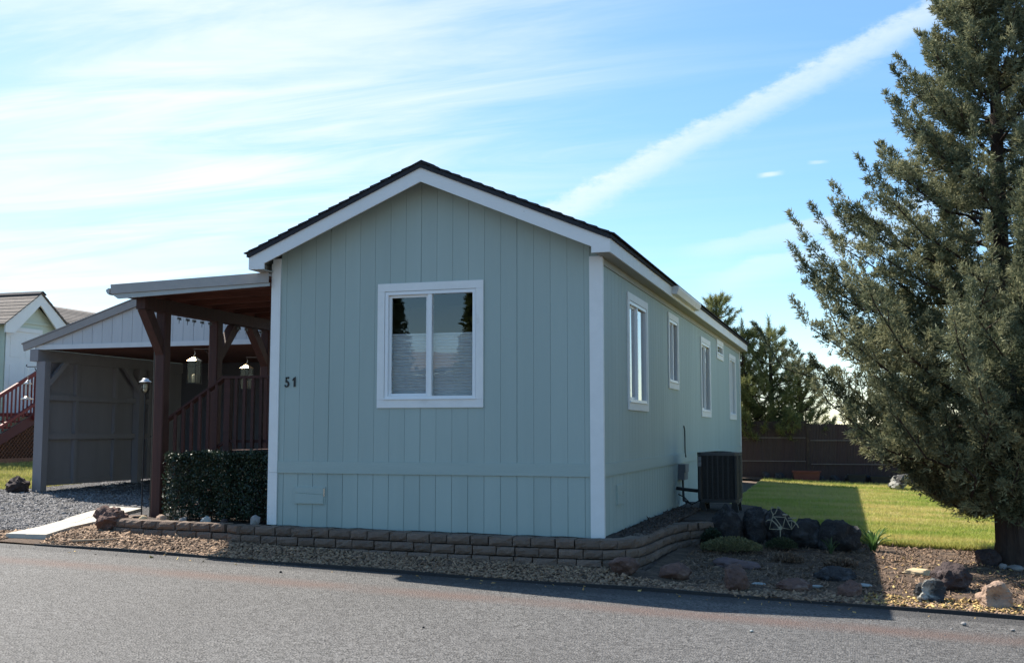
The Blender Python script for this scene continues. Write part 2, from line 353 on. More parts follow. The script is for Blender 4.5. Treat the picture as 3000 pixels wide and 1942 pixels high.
# ------------------------------------------------------------------ ground shape
def gh(X, Y):
    X = np.asarray(X, float); Y = np.asarray(Y, float)
    z = -.38 - .03 * np.clip(X, -22, 22) + np.where(Y > -1.6, .02 * (np.clip(Y, -99, 24) + 1.6), .004 * (np.clip(Y, -30, 99) + 1.6))
    def ss(t): t = np.clip(t, 0, 1); return t * t * (3 - 2 * t)
    z = z + .06 * ss((Y + 1.15) / .65) * ss((1.2 - X) / 1.0) * ss((X + 7.6) / .9) * ss((2.2 - Y) / 1.5)   # gravel banked against the block wall
    z = z + .03 * np.clip(-12.2 - X, 0, 5)                                                     # the neighbour's lot sits higher
    return z
def g1(x, y): return float(gh(x, y))
def strip(name, xs, y0, y1, ny, off, m, kind='structure', jit=0.0):
    xs = np.asarray(xs, float); V = []; F = []
    nx = len(xs)
    for i, x in enumerate(xs):
        a = y0(x) if callable(y0) else y0; b = y1(x) if callable(y1) else y1
        ys = a + (b - a) * np.linspace(0, 1, ny)
        z = gh(np.full(ny, x), ys) + off
        if jit: z = z + rng.normal(0, jit, ny)
        V += list(zip(np.full(ny, x), ys, z))
    for i in range(nx - 1):
        for j in range(ny - 1):
            a = i * ny + j; F.append((a, a + ny, a + ny + 1, a + 1))
    o = np_obj(name, np.array(V), np.array(F), m, smooth=True)
    return tag(o, kind=kind)
gx = np.unique(np.concatenate([np.linspace(-900, -40, 12), np.linspace(-40, 30, 71), np.linspace(30, 900, 12)]))
def far_y(n): return None
def big_ground():
    gy = np.unique(np.concatenate([np.linspace(-900, -30, 10), np.linspace(-30, 30, 61), np.linspace(30, 900, 12)]))
    XX, YY = np.meshgrid(gx, gy, indexing='ij'); Z = gh(XX, YY) - .045
    V = np.stack([XX, YY, Z], -1).reshape(-1, 3); ny = len(gy); F = [(i * ny + j, (i + 1) * ny + j, (i + 1) * ny + j + 1, i * ny + j + 1) for i in range(len(gx) - 1) for j in range(ny - 1)]
    tag(np_obj('ground', V, np.array(F), DIRT, smooth=True), kind='structure')
big_ground()
ROAD_Y = -1.2
strip('road', np.linspace(-60, 60, 121), -15.5, lambda x: ROAD_Y + .03 * math.sin(x * .9), 30, -.02, ASPHALT)
strip('gravel_verge', np.linspace(-9.4, 1.6, 67), lambda x: ROAD_Y + .03 * math.sin(x * .9) + .01, lambda x: (-.2 if x > -6.2 else .9), 14, -.004, VERGE, jit=.004)
def lawn_front(x): return 3.75 + .12 * math.sin(x * 1.3) - .06 * (x - 3.5) + (.5 if x < 2.4 else 0) * min(1, (2.4 - x))
strip('mulch_bed', np.linspace(.55, 16, 78), lambda x: ROAD_Y + .03 * math.sin(x * .9) + .012, lambda x: lawn_front(x) + .08, 34, .004, MULCH, jit=.008)
strip('lawn', np.linspace(.45, 18, 90), lawn_front, lambda x: 16.5, 60, .016, LAWN, jit=.006)
strip('driveway', np.linspace(-12.2, -6.4, 50), lambda x: (ROAD_Y + .02 if x < -9.2 else ROAD_Y + .02 + (x + 9.2) * .62), 11.5, 60, .006, DRIVE, jit=.006)
strip('neighbour_lawn', np.linspace(-40, -12.1, 90), lambda x: 2.2 if x < -14 else 4.35 + .1 * math.sin(x * 3), 30, 60, .012, LAWN2, jit=.006)

# ------------------------------------------------------------------ scattered stones, flakes and blades (countless: stuff)
def chip_template(seed, n=1):
    r = np.random.default_rng(seed); v = np.array([(1, 0, 0), (-1, 0, 0), (0, 1, 0), (0, -1, 0), (0, 0, 1), (0, 0, -1), (.6, .6, .35), (-.6, -.5, .4)], float)
    v = v[:6] * r.uniform(.7, 1.2, (6, 1)); f = np.array([(0, 2, 4), (2, 1, 4), (1, 3, 4), (3, 0, 4), (2, 0, 5), (1, 2, 5), (3, 1, 5), (0, 3, 5)])
    return v, f
def euler_mats(n, flat=1.0):
    a = rng.uniform(0, 2 * np.pi, n); b = rng.normal(0, .45 * flat, n); c = rng.normal(0, .45 * flat, n)
    ca, sa, cb_, sb, cc, sc_ = np.cos(a), np.sin(a), np.cos(b), np.sin(b), np.cos(c), np.sin(c)
    R = np.empty((n, 3, 3)); Z = np.zeros(n); O = np.ones(n)
    Rz = np.stack([ca, -sa, Z, sa, ca, Z, Z, Z, O], -1).reshape(n, 3, 3); Rx = np.stack([O, Z, Z, Z, cb_, -sb, Z, sb, cb_], -1).reshape(n, 3, 3); Ry = np.stack([cc, Z, sc_, Z, O, Z, -sc_, Z, cc], -1).reshape(n, 3, 3)
    return Rz @ Rx @ Ry
def scatter_chips(name, pts, size, m, aspect=(1, .7, .4), flat=1.0, lift=.2, label=None):
    n = len(pts); t, f = chip_template(len(name)); s = rng.lognormal(0, .32, (n, 1, 1)) * size
    V = (t[None] * np.array(aspect)[None, None] * s * rng.uniform(.75, 1.25, (n, 1, 3))) @ euler_mats(n, flat).transpose(0, 2, 1)
    V += pts[:, None, :]; V[:, :, 2] += (s[:, :, 0] * aspect[2] * lift)
    F = (f[None] + (np.arange(n) * len(t))[:, None, None]).reshape(-1, 3)
    tint = np.repeat(rng.beta(1.3, 1.5, n), len(t))
    return tag(np_obj(name, V.reshape(-1, 3), F, m, tint=tint), label, kind='stuff')
def pts_in(n, x0, x1, y0, y1, ok=None, off=0.0):
    X = rng.uniform(x0, x1, n); Y = rng.uniform(y0, y1, n)
    if ok is not None: k = ok(X, Y); X, Y = X[k], Y[k]
    return np.stack([X, Y, gh(X, Y) + off], -1)
pathx = lambda Y: -7.14 - .30 * (Y + .8) - np.where(Y > .6, .16 * (Y - .6), 0)
g_ok = lambda X, Y: (Y < np.where(X > .3, -.62 - .1 * np.sin(X * 2.2), np.where(X > -5.9, -.3, .5))) & ((np.abs(X - pathx(Y)) > .29)) & ((X > pathx(Y)) | (Y < ROAD_Y + .05 + (X + 9.2) * .62))
tag(scatter_chips('tan_gravel', pts_in(34000, -9.2, 5.4, ROAD_Y + .03, .6, g_ok), .024, TANGRAVEL), 'tan and brown river gravel along the road edge', 'gravel')
tag(scatter_chips('driveway_gravel', np.concatenate([pts_in(52000, -12.3, -6.9, -1.1, 4.6, lambda X, Y: (Y > ROAD_Y + .05 + (X + 9.2) * .62) & (X < pathx(Y) - .33) | (Y > 2.9) & (X < -7.2)), pts_in(6000, -12.2, -7.0, 4.6, 8)]), .021, GREYGRAVEL, (1, .8, .55)), 'grey crushed gravel of the driveway', 'gravel')
tag(scatter_chips('bark_mulch', pts_in(30000, .55, 7.5, -1.1, 3.95, lambda X, Y: (Y > -.72 + .1 * np.sin(X * 2.2)) & ~((X < .75) & (Y < 2.4))), .030, CHIPS, (1.3, .35, .16), 1.1), 'brown bark mulch over the planting bed', 'mulch')
tag(scatter_chips('road_grit', np.concatenate([pts_in(90, -8, 6, -1.45, -1.2), pts_in(14, -6, 5, -4.5, -1.6)]) - np.array([0, 0, .02]), .009, GREYGRAVEL, (1, .8, .6)), 'loose grit along the asphalt edge', 'grit')
tag(scatter_chips('fallen_leaves', np.concatenate([pts_in(900, 2.8, 5.2, -1.15, -.55, off=.02), pts_in(260, 2.9, 5.2, -.6, 2.5, off=.02), pts_in(60, -6, 5, -1.5, -1.2, off=-.018)]), .019, mat('dry_leaf', (.30, .17, .07), (.38, .24, .10), 1, .8, tint=(.60, .46, .18)), (1.1, .6, .10), 1.0), 'dry yellow leaves fallen along the sunny gravel edge', 'leaves')
def grass(name, n, region, h, w, m, label):
    P = region(n); n = len(P); a = rng.uniform(0, 2 * np.pi, n); hh = h * rng.lognormal(0, .3, n); lean = rng.normal(0, .45, (n, 2)) * hh[:, None]
    dx = np.stack([np.cos(a), np.sin(a), np.zeros(n)], -1) * (w * rng.uniform(.6, 1.4, n))[:, None]
    tip = P + np.stack([lean[:, 0], lean[:, 1], hh], -1)
    V = np.stack([P - dx, P + dx, tip], 1); F = np.arange(3 * n).reshape(n, 3)
    return tag(np_obj(name, V.reshape(-1, 3), F, m, tint=np.repeat(rng.beta(1.2, 2.2, n), 3)), label, 'grass', kind='stuff')
def reg_right(n):
    X = rng.uniform(.5, 8.0, n); t = rng.uniform(0, 1, n) ** 1.5; lf = np.array([lawn_front(x) for x in X]); Y = lf - .04 + (16.4 - lf) * t
    k = ~((Y < 7.5) & (X < 1.2) & (Y > 3)); X, Y = X[k], Y[k]
    return np.stack([X, Y, gh(X, Y) + .012], -1)
grass('lawn_grass', 190000, reg_right, .040, .0055, BLADES, 'mown green lawn grass with dry yellow patches beside the house')
def reg_edge(n):
    X = rng.uniform(2.3, 8.0, n); lf = np.array([lawn_front(x) for x in X]); Y = lf + np.abs(rng.normal(0, .06, n)) - .05
    return np.stack([X, Y, gh(X, Y) + .01], -1)
grass('lawn_edge_grass', 7000, reg_edge, .085, .006, BLADES, 'longer grass fringe where the lawn meets the mulch bed')
def reg_left(n):
    X = rng.uniform(-17, -12.0, n); Y = rng.uniform(4.3, 9.5, n); return np.stack([X, Y, gh(X, Y) + .01], -1)
grass('neighbour_grass', 45000, reg_left, .05, .008, BLADES2, 'dry yellow-green grass on the neighbouring lot at left')

# ------------------------------------------------------------------ road edge strip and path
def edging(name, xs, label):
    b = MB()
    for i in range(len(xs) - 1):
        a, c = xs[i], xs[i + 1]; ya = ROAD_Y + .03 * math.sin(a * .9); yc = ROAD_Y + .03 * math.sin(c * .9)
        za, zc = g1(a, ya), g1(c, yc)
        w = .011; t = .010 + .008 * math.sin(a * 2.1)
        b.add([(a, ya - w, za - .05), (c, yc - w, zc - .05), (c, yc + w, zc - .05), (a, ya + w, za - .05), (a, ya - w, za + t), (c, yc - w, zc + .010 + .008 * math.sin(c * 2.1)), (c, yc + w, zc + .010 + .008 * math.sin(c * 2.1)), (a, ya + w, za + t)],
              [(4, 5, 6, 7), (0, 1, 5, 4), (2, 3, 7, 6)] + ([(3, 0, 4, 7)] if i == 0 else []) + ([(1, 2, 6, 5)] if i == len(xs) - 2 else []))
    tag(b.build(name, BLACKPL), label, 'edging')
edging('landscape_edging', np.linspace(-6.75, 8, 80), 'long black plastic edging between the road and the gravel right of the path')
edging('landscape_edging', np.linspace(-10, -7.5, 14), 'short black plastic edging at the road left of the path')
def path():
    t = empty('garden_path', (-7.2, -.8, g1(-7.2, -.8)), 'pale concrete slab path running from the road to the red patio post', 'path')
    cl = [(-7.14, -.86), (-7.30, -.2), (-7.52, .5), (-7.78, 1.1), (-8.02, 1.8), (-8.2, 2.5)]
    for i in range(len(cl) - 1):
        (ax, ay), (bx, by) = cl[i], cl[i + 1]
        for s in (0, 1):
            l0, l1 = (-.285, -.006) if s == 0 else (.006, .285)
            q = [(ax + l0, ay + .012), (ax + l1, ay + .012), (bx + l1, by - .006), (bx + l0, by - .006)]
            if i == 0: q[0] = (ax + l0 - .02, ay - .06 + .02); q[1] = (ax + l1, ay - .02)
            zt = [g1(x, y) + .05 for x, y in q]; b = MB()
            V = [(x, y, z - .07) for (x, y), z in zip(q, zt)] + [(x, y, z) for (x, y), z in zip(q, zt)]
            b.add(V, [(3, 2, 1, 0), (4, 5, 6, 7), (0, 1, 5, 4), (1, 2, 6, 5), (2, 3, 7, 6), (3, 0, 4, 7)])
            b.part('slab', CONCRETE, t)
path()
# ------------------------------------------------------------------ the house
HX0, HY1 = -4.245, 15.65          # left wall, rear wall (near right corner of the house is the origin)
BW = .2032
class Frame:                       # a wall plane: u along the wall, v up, d outwards
    def __init__(s, kind): s.k = kind
    def P(s, u, v, d): return (u, -d, v) if s.k == 'front' else (d, u, v)
    def quad(s, b, pts, d0, d1):   # pts (u,v) anticlockwise seen from outside
        A = [s.P(u, v, d0) for u, v in pts]; B = [s.P(u, v, d1) for u, v in pts]; n = len(pts)
        b.add(A + B, [tuple(range(n - 1, -1, -1)), tuple(range(n, 2 * n))] + [(i, (i + 1) % n, (i + 1) % n + n, i + n) for i in range(n)])
    def box(s, b, u0, u1, v0, v1, d0, d1): s.quad(b, [(u0, v0), (u1, v0), (u1, v1), (u0, v1)], d0, d1)
FR, SD = Frame('front'), Frame('side')
house = empty('manufactured_house', (-2.12, 7.8, -.1), 'sage green single-wide house with white trim and dark shingle roof', 'house')
def rake_z(u): return 4.34 - .426 * abs(u + 2.12)     # underside of the roof covering
FW = [(-2.703, -1.525, 1.565, 2.882)]                  # front window opening
SW = [(1.575, 2.795, 1.555, 2.87), (4.77, 5.60, 1.95, 2.94), (8.50, 9.72, 1.555, 2.87), (11.0, 12.0, 2.81, 3.02), (13.33, 14.55, 1.555, 2.87)]
def holed(fr, u0, u1, v0, v1, holes, d0, d1, b):
    us = sorted({u0, u1} | {x for h in holes for x in h[:2] if u0 < x < u1}); vs_ = sorted({v0, v1} | {x for h in holes for x in h[2:] if v0 < x < v1})
    for i in range(len(us) - 1):
        run = None
        for j in range(len(vs_) - 1):
            um, vm = (us[i] + us[i + 1]) / 2, (vs_[j] + vs_[j + 1]) / 2
            inside = any(h[0] < um < h[1] and h[2] < vm < h[3] for h in holes)
            if not inside: run = [vs_[j], vs_[j + 1]] if run is None else [run[0], vs_[j + 1]]
            if (inside or j == len(vs_) - 2) and run: fr.box(b, us[i], us[i + 1], run[0], run[1], d0, d1); run = None
# structural walls behind the cladding
b = MB(); holed(FR, HX0 + .02, -.02, -.15, 3.3, FW, -.09, -.0065, b); FR.quad(b, [(HX0 + .02, 3.3), (-.02, 3.3), (-2.12, rake_z(-2.12) - .02)], -.09, -.0065); b.part('wall', SIDING, house)
b = MB(); holed(SD, .0905, HY1, -.15, 3.25, SW, -.09, -.0065, b); b.part('wall', SIDING, house)
b = MB(); b.box(HX0, HX0 + .09, .0905, HY1, -.15, 3.25); b.part('wall', SIDING, house)
b = MB(); b.box(HX0 + .091, -.091, HY1 - .09, HY1 - .002, -.15, 3.3); b.prism([(HX0 + .091, HY1 - .09, 3.3), (-.091, HY1 - .09, 3.3), (-2.12, HY1 - .09, 4.30)], (0, 0, 0), (0, .088, 0)); b.part('wall', SIDING, house)
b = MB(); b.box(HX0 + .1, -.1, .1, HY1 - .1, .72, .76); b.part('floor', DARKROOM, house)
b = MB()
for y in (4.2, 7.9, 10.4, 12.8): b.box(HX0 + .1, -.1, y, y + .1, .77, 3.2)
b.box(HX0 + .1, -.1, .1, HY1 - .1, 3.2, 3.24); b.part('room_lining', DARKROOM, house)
# cladding boards, each with its groove; cut round the windows
def board(fr, u0, u1, v0, top, holes, name='siding_board', g=.0014, seam=0):
    u0 += g + (.0035 if seam & 1 else 0); u1 -= g + (.0035 if seam & 2 else 0)
    cuts = sorted({u0, u1} | {x for h in holes for x in h[:2] if u0 < x < u1}); low = None
    hs = [h for h in holes if h[0] < u1 and h[1] > u0]
    def piece(pts): b = MB(); fr.quad(b, pts, -.006, 0); b.part(name, SIDING, house)
    if not hs: return piece([(u0, v0), (u1, v0), (u1, top(u1)), (u0, top(u0))])
    h = hs[0]; mid = -2.12 if fr is FR and u0 < -2.12 < u1 else None
    piece([(u0, v0), (u1, v0), (u1, h[2]), (u0, h[2])])
    piece([(u0, h[3]), (u1, h[3]), (u1, top(u1))] + ([(mid, top(mid))] if mid else []) + [(u0, top(u0))])
    if h[0] > u0 + .005: piece([(u0, h[2] + .0005), (h[0], h[2] + .0005), (h[0], h[3] - .0005), (u0, h[3] - .0005)])
    if h[1] < u1 - .005: piece([(h[1], h[2] + .0005), (u1, h[2] + .0005), (u1, h[3] - .0005), (h[1], h[3] - .0005)])
edges = [-.135] + [-.2013 - BW * k for k in range(20)] + [-4.14]
for bi, (a, c) in enumerate(zip(edges[1:], edges[:-1])):
    sm = (1 if bi % 6 == 4 else 0) | (2 if bi % 6 == 5 else 0)
    tp = lambda u: rake_z(u) - .02
    board(FR, a, c, .80, tp, FW, seam=sm)
    board(FR, a, c, -.12, lambda u: .672, [], 'skirting_board', .004, sm)
n_side = int((HY1 - .1505) / BW)
sedges = [.045] + [.1505 + BW * k for k in range(n_side + 1)] + [HY1 - .05]
for i, (a, c) in enumerate(zip(sedges[:-1], sedges[1:])):
    if c - a < .02: continue
    board(SD, a, c, .80, lambda u: 3.11, SW, g=.0025)
    board(SD, a, c, -.12, lambda u: .672, [], 'skirting_board', .005)
b = MB(); FR.box(b, -4.14, -.136, .668, .815, .0005, .018); b.part('band_board', BAND, house)
b = MB(); SD.box(b, .046, HY1, .668, .815, .0005, .018); b.part('band_board', BAND, house)
b = MB(); SD.box(b, .046, HY1, 3.108, 3.186, .0005, .016); b.part('frieze_board', SOFFIT, house)
# corner boards
b = MB(); FR.box(b, -.134, .024, -.02, 3.20, .0008, .024); b.part('corner_board', WHITE, house)
b = MB(); SD.box(b, .0002, .045, -.02, 3.18, .0008, .022); b.part('corner_board', WHITE, house)
b = MB(); FR.box(b, HX0 - .004, -4.141, .03, .672, .0008, .024); b.part('corner_board', WHITE, house)
b = MB(); FR.box(b, HX0 - .004, -4.141, .675, 3.36, .0008, .024); b.part('corner_board', WHITE, house)
b = MB(); b.box(HX0 - .024, HX0 - .0045, -.022, .09, .03, 3.3); b.part('corner_board', WHITE, house)
b = MB(); SD.box(b, HY1 - .049, HY1 + .03, -.1, 3.18, .0008, .022); b.part('corner_board', WHITE, house)
# windows
def window(fr, o, blind, name_label=None):
    u0, u1, v0, v1 = o; w = .042; um = (u0 + u1) / 2
    b = MB()
    fr.box(b, u0 + .002, u0 + w, v0 + .002, v1 - .002, -.075, .012); fr.box(b, u1 - w, u1 - .002, v0 + .002, v1 - .002, -.075, .012)
    fr.box(b, u0 + w, u1 - w, v0 + .002, v0 + w, -.075, .012); fr.box(b, u0 + w, u1 - w, v1 - w, v1 - .002, -.075, .012)
    win = b.part('window', VINYL, house)
    cw, ch = .095, .10
    for q in ((u0 - cw, u1 + cw, v1 + .003, v1 + ch), (u0 - cw, u1 + cw, v0 - ch, v0 - .003), (u0 - cw, u0 - .003, v0 - .002, v1 + .002), (u1 + .003, u1 + cw, v0 - .002, v1 + .002)):
        b = MB(); fr.box(b, *q, .0008, .020); b.part('casing', WHITE, win)
    b = MB(); fr.box(b, u0 - .012, u1 + .012, v0 - .001, v0 + .012, .0125, .034); b.part('sill', VINYL, win)
    if u1 - u0 > .6 and v1 - v0 > .5:
        b = MB(); fr.box(b, um - .028, um + .022, v0 + w + .001, v1 - w - .001, -.06, .004); b.part('mullion', VINYL, win)
        a, c, lo, hi = u0 + w + .002, um - .030, v0 + w + .002, v1 - w - .002; b = MB(); s = .03
        fr.box(b, a, a + s, lo, hi, -.055, -.025); fr.box(b, c - s, c, lo, hi, -.055, -.025); fr.box(b, a + s, c - s, lo, lo + s, -.055, -.025); fr.box(b, a + s, c - s, hi - s, hi, -.055, -.025); b.part('sash', VINYL, win)
        b = MB(); fr.box(b, a + s - .004, c - s + .004, lo + s - .004, hi - s + .004, -.043, -.037); b.part('pane', GLASS, win)
        b = MB(); fr.box(b, um + .0225, u1 - w + .001, v0 + w - .002, v1 - w + .002, -.030, -.024); b.part('pane', GLASS, win)
    else:
        b = MB(); fr.box(b, u0 + w - .002, u1 - w + .002, v0 + w - .002, v1 - w + .002, -.030, -.024); b.part('pane', GLASS, win)
    if blind:
        top = v0 + w + (v1 - v0 - 2 * w) * blind; n = int((top - v0) / .019); b = MB(); V = []
        for i in range(n + 1):
            v = v0 + .01 + (top - v0 - .01) * i / n; d = -.082 - (.008 if i % 2 else 0)
            V += [fr.P(u0 + .01, v, d), fr.P(u1 - .01, v, d)]
        b.add(V, [(2 * i, 2 * i + 1, 2 * i + 3, 2 * i + 2) for i in range(n)]); fr.box(b, u0 + .01, u1 - .01, top, top + .022, -.098, -.078)
        b.part('pleated_shade', BLIND, win)
    return win
window(FR, FW[0], .60)['label'] = 'front gable window with a half-raised pale pleated shade'
for o, bl in zip(SW, (0, 0, 0, 0, .97)): window(SD, o, bl)
# rake boards and eave returns on the front gable
for s in (-1, 1):
    X = lambda t: -2.12 + s * t
    pts = [(X(0), 4.34), (X(2.30), 3.36), (X(2.30), 3.19), (X(2.085), 3.19), (X(2.085), 3.262), (X(0), 4.15)]
    b = MB(); P3 = [(x, -.33, z) for x, z in pts]
    if s > 0: P3 = P3[::-1]
    b.prism(P3, (0, .022, 0), (0, 0, 0)); rk = b.part('rake_board', RAKE, house)
    b = MB(); P3 = [(x, HY1 + .30, z) for x, z in pts]
    if s < 0: P3 = P3[::-1]
    b.prism(P3, (0, -.022, 0), (0, 0, 0)); b.part('rake_board', RAKE, house)
    xo, xi = X(2.30), X(2.278)
    b = MB(); b.box(min(xo, xi), max(xo, xi), -.307, HY1 + .277, 3.19, 3.357); b.part('fascia_board', WHITE, house)
    xw = -.001 + .0005 if s > 0 else HX0 - .001
    b = MB(); b.box(min(xw, xi) + .0, max(xw, xi) - (.001 if s > 0 else 0), -.306, HY1 + .276, 3.188, 3.20); b.part('soffit', SOFFIT, house)
    # sloped roof deck
    b = MB(); b.prism([(X(0), 0, 4.335), (X(2.277), 0, 4.335 - .426 * 2.277), (X(2.277), 0, 4.275 - .426 * 2.277), (X(0), 0, 4.275)][::-1 if s < 0 else 1], (0, -.306, 0), (0, HY1 + .276, 0)); b.part('roof_deck', SOFFIT, house)
    # shingle courses
    n = 17; ex = 2.335 / n; sl = math.atan(.426)
    for i in range(n):
        t0 = ex * i; t1 = min(t0 + ex * 1.7, 2.36) if i < n - 1 else 2.36
        z0, z1 = 4.372 - .426 * t0, 4.372 - .426 * t1 + .022
        th = .012
        wob = [random.uniform(-.006, .006) for _ in range(3)]
        b = MB(); P = [(X(t0), 0, z0), (X(t1), 0, z1), (X(t1), 0, z1 + th), (X(t0), 0, z0 + th)]
        b.prism(P[::-1 if s > 0 else 1], (0, -.36 + wob[0], 0), (0, HY1 + .33, 0)); b.part('shingle_course', SHINGLE, house)
    b = MB(); b.box(min(X(2.301), X(2.325)), max(X(2.301), X(2.325)), -.345, HY1 + .31, 3.345, 3.385); b.part('drip_edge', SHINGLE, house)
    b = MB(); P = [(X(0), 0, 4.318), (X(2.30), 0, 4.318 - .426 * 2.30), (X(2.30), 0, 4.371 - .426 * 2.30), (X(0), 0, 4.371)]
    b.prism(P[::-1 if s > 0 else 1], (0, -.352, 0), (0, -.3305, 0)); b.part('rake_edge', SHINGLE, house)
b = MB(); P = [(-2.12 - .17, 0, 4.328), (-2.12, 0, 4.400), (-2.12 + .17, 0, 4.328), (-2.12 + .17, 0, 4.345), (-2.12, 0, 4.420), (-2.12 - .17, 0, 4.345)]
b.prism(P, (0, .30, 0), (0, 0, 0)); capm = b.mesh('ridge_cap', SHINGLE)
for i in range(56):
    o = bpy.data.objects.new('ridge_cap', capm); link(o); under(o, house); o.location = (0, -.38 + .29 * i, .004 * (i % 2)); o.rotation_euler = (rad(-.9), 0, 0)
# gutter length above the side windows
b = MB(); gy0, gy1 = 4.02, 6.5
b.prism([(.181, gy0, 3.235), (.181, gy0, 3.352), (.285, gy0, 3.352), (.285, gy0, 3.315), (.255, gy0, 3.235)], (0, 0, 0), (0, gy1 - gy0, 0)); b.part('gutter', WHITE, house)
# crawl-space vents
def vent(fr, u0, u1, v0, v1):
    b = MB(); fr.box(b, u0, u1, v0, v1, .0005, .010); v = b.part('crawl_vent', SIDING, house)
    vm = (v0 + v1) / 2 + .02
    b = MB(); fr.quad(b, [(u0 + .01, v0 + .008), (u1 - .02, v0 + .008), (u1 - .02, vm - .012), (u0 + .01, vm + .008)], .0102, .022); b.part('flap', SIDING, v)
    b = MB(); fr.quad(b, [(u0 + .01, vm + .016), (u1 - .02, vm - .004), (u1 - .02, v1 - .008), (u0 + .01, v1 - .008)], .0102, .019); b.part('flap', SIDING, v)
    b = MB(); fr.box(b, u1 - .018, u1 - .004, vm - .03, v1 - .02, .0102, .016); b.part('latch', STEEL, v)
vent(FR, -3.90, -3.48, .29, .505); vent(SD, .72, 1.12, .30, .545)
# house number
def numeral(name, polys, u, v, h):
    b = MB()
    for pl in polys:
        FR.quad(b, [(u + x * h, v + y * h) for x, y in pl], .0006, .014)
    return b.part(name, BLACKNUM, house)
def arc(cx, cy, rx, ry, a0, a1, w0, w1, n=10):
    q = []
    for i in range(n):
        a, c = rad(a0 + (a1 - a0) * i / n), rad(a0 + (a1 - a0) * (i + 1) / n); wa = w0 + (w1 - w0) * i / n; wc = w0 + (w1 - w0) * (i + 1) / n
        q.append([(cx + (rx + wa) * math.cos(a), cy + (ry + wa) * math.sin(a)), (cx + (rx - wa) * math.cos(a), cy + (ry - wa) * math.sin(a)), (cx + (rx - wc) * math.cos(c), cy + (ry - wc) * math.sin(c)), (cx + (rx + wc) * math.cos(c), cy + (ry + wc) * math.sin(c))])
    return q
five = [[(.10, .88), (.44, .94), (.46, 1.0), (.12, .98)], [(.08, .98), (.12, .98), (.44, 1.0), (.42, .86), (.20, .86), (.10, .90)], [(.09, .52), (.18, .56), (.20, .98), (.12, .98)]] + arc(.20, .30, .20, .25, -150, 118, .055, .085, 14) + arc(.03, .17, .02, .02, 0, 360, .04, .04, 8)
one = [[(.22, .02), (.40, .06), (.40, 1.0), (.24, .92)], [(.06, .68), (.12, .62), (.26, .80), (.24, .94)]]
numeral('numeral_five', [p if True else p for p in five], -4.062, 1.733, .128)
numeral('numeral_one', one, -3.965, 1.733, .128)
# meter box, conduit, wall cable on the side wall
b = MB(); SD.box(b, 5.55, 5.95, .40, .65, .0005, .10); eb = b.part('disconnect_box', GREYPL, house)
b = MB(); SD.box(b, 5.56, 5.94, .52, .652, .101, .115); b.part('lid', GREYPL, eb)
b = MB(); b.tube([(.05, 5.70, .40), (.055, 5.68, .2), (.07, 5.6, .07), (.2, 5.5, .04)], .016); b.part('conduit', BLACKPL, house)
b = MB(); b.tube([(.04, 5.80, .40), (.045, 5.79, .25), (.06, 5.75, .1), (.12, 5.6, .02)], .012); b.part('conduit', BLACKPL, house)
b = MB(); b.tube([(.012, 6.15, 1.27), (.018, 6.20, 1.2), (.016, 6.22, 1.08), (.02, 6.19, .95), (.018, 6.22, .83), (.03, 6.22, .75)], .010, 6); b.part('loose_cable', BLACKPL, house)
# ------------------------------------------------------------------ block retaining wall round the house
def catmull(P, n=16):
    P = [Vector((*p, 0)) for p in P]; out = []
    for i in range(len(P) - 1):
        p0, p1, p2, p3 = P[max(i - 1, 0)], P[i], P[i + 1], P[min(i + 2, len(P) - 1)]
        for k in range(n):
            t = k / n; out.append(.5 * ((2 * p1) + (p2 - p0) * t + (2 * p0 - 5 * p1 + 4 * p2 - p3) * t * t + (3 * p1 - p0 - 3 * p2 + p3) * t ** 3))
    out.append(P[-1]); return out
WALL = catmull([(-6.62, .55), (-6.60, .15), (-6.38, -.18), (-5.9, -.30), (-4.75, -.33), (-4.4, -.43), (-3.2, -.45), (-2, -.46), (-.3, -.46), (.12, -.40), (.38, -.14), (.46, .30), (.48, 1.3), (.56, 2.1), (.70, 2.50), (.88, 2.68)])
WS = [0.0]
for a, c in zip(WALL, WALL[1:]): WS.append(WS[-1] + (c - a).length)
def wall_at(s):
    s = max(0, min(s, WS[-1] - 1e-4)); i = max(k for k in range(len(WS)) if WS[k] <= s); i = min(i, len(WALL) - 2)
    t = (s - WS[i]) / (WS[i + 1] - WS[i]); return WALL[i].lerp(WALL[i + 1], t), (WALL[i + 1] - WALL[i]).normalized()
def block_mesh(L, seed, H=.102, Dp=.20):
    r = random.Random(seed); b = MB(); nx, nz = 5, 4; V = []; F = []
    def jit(a): return r.uniform(-a, a)
    for k in range(nz):           # split front face bulges and is ragged
        for i in range(nx):
            x = -L / 2 + L * i / (nx - 1); z = H * k / (nz - 1); ed = min(i, nx - 1 - i, k, nz - 1 - k)
            y = (.010 if ed == 0 else -.010) + jit(.007)
            V.append((x * (1 if ed else .975), y, z + (jit(.004) if ed else (.004 if k == 0 else -.005) + jit(.003))))
    for k in range(nz - 1):
        for i in range(nx - 1): a = k * nx + i; F.append((a, a + 1, a + nx + 1, a + nx))
    o = len(V)
    for i in range(nx): V.append((-L / 2 * .93 + L * .93 * i / (nx - 1), Dp, 0))
    for i in range(nx): V.append((-L / 2 * .93 + L * .93 * i / (nx - 1), Dp, H - .003 + jit(.004)))
    t = (nz - 1) * nx
    for i in range(nx - 1):
        F.append((t + i, t + i + 1, o + nx + i + 1, o + nx + i)); F.append((i + 1, i, o + i, o + i + 1)); F.append((o + i + 1, o + i, o + nx + i, o + nx + i + 1))
    F.append(tuple([k * nx for k in range(nz)] + [o + nx, o])); F.append(tuple([k * nx + nx - 1 for k in range(nz - 1, -1, -1)] + [o + nx - 1, o + 2 * nx - 1]))
    b.add(V, F); return b.mesh('block', BLOCK)
BM = {L: [block_mesh(L - .006, 10 * j + int(L * 100)) for j in range(4)] for L in (.28, .215)}
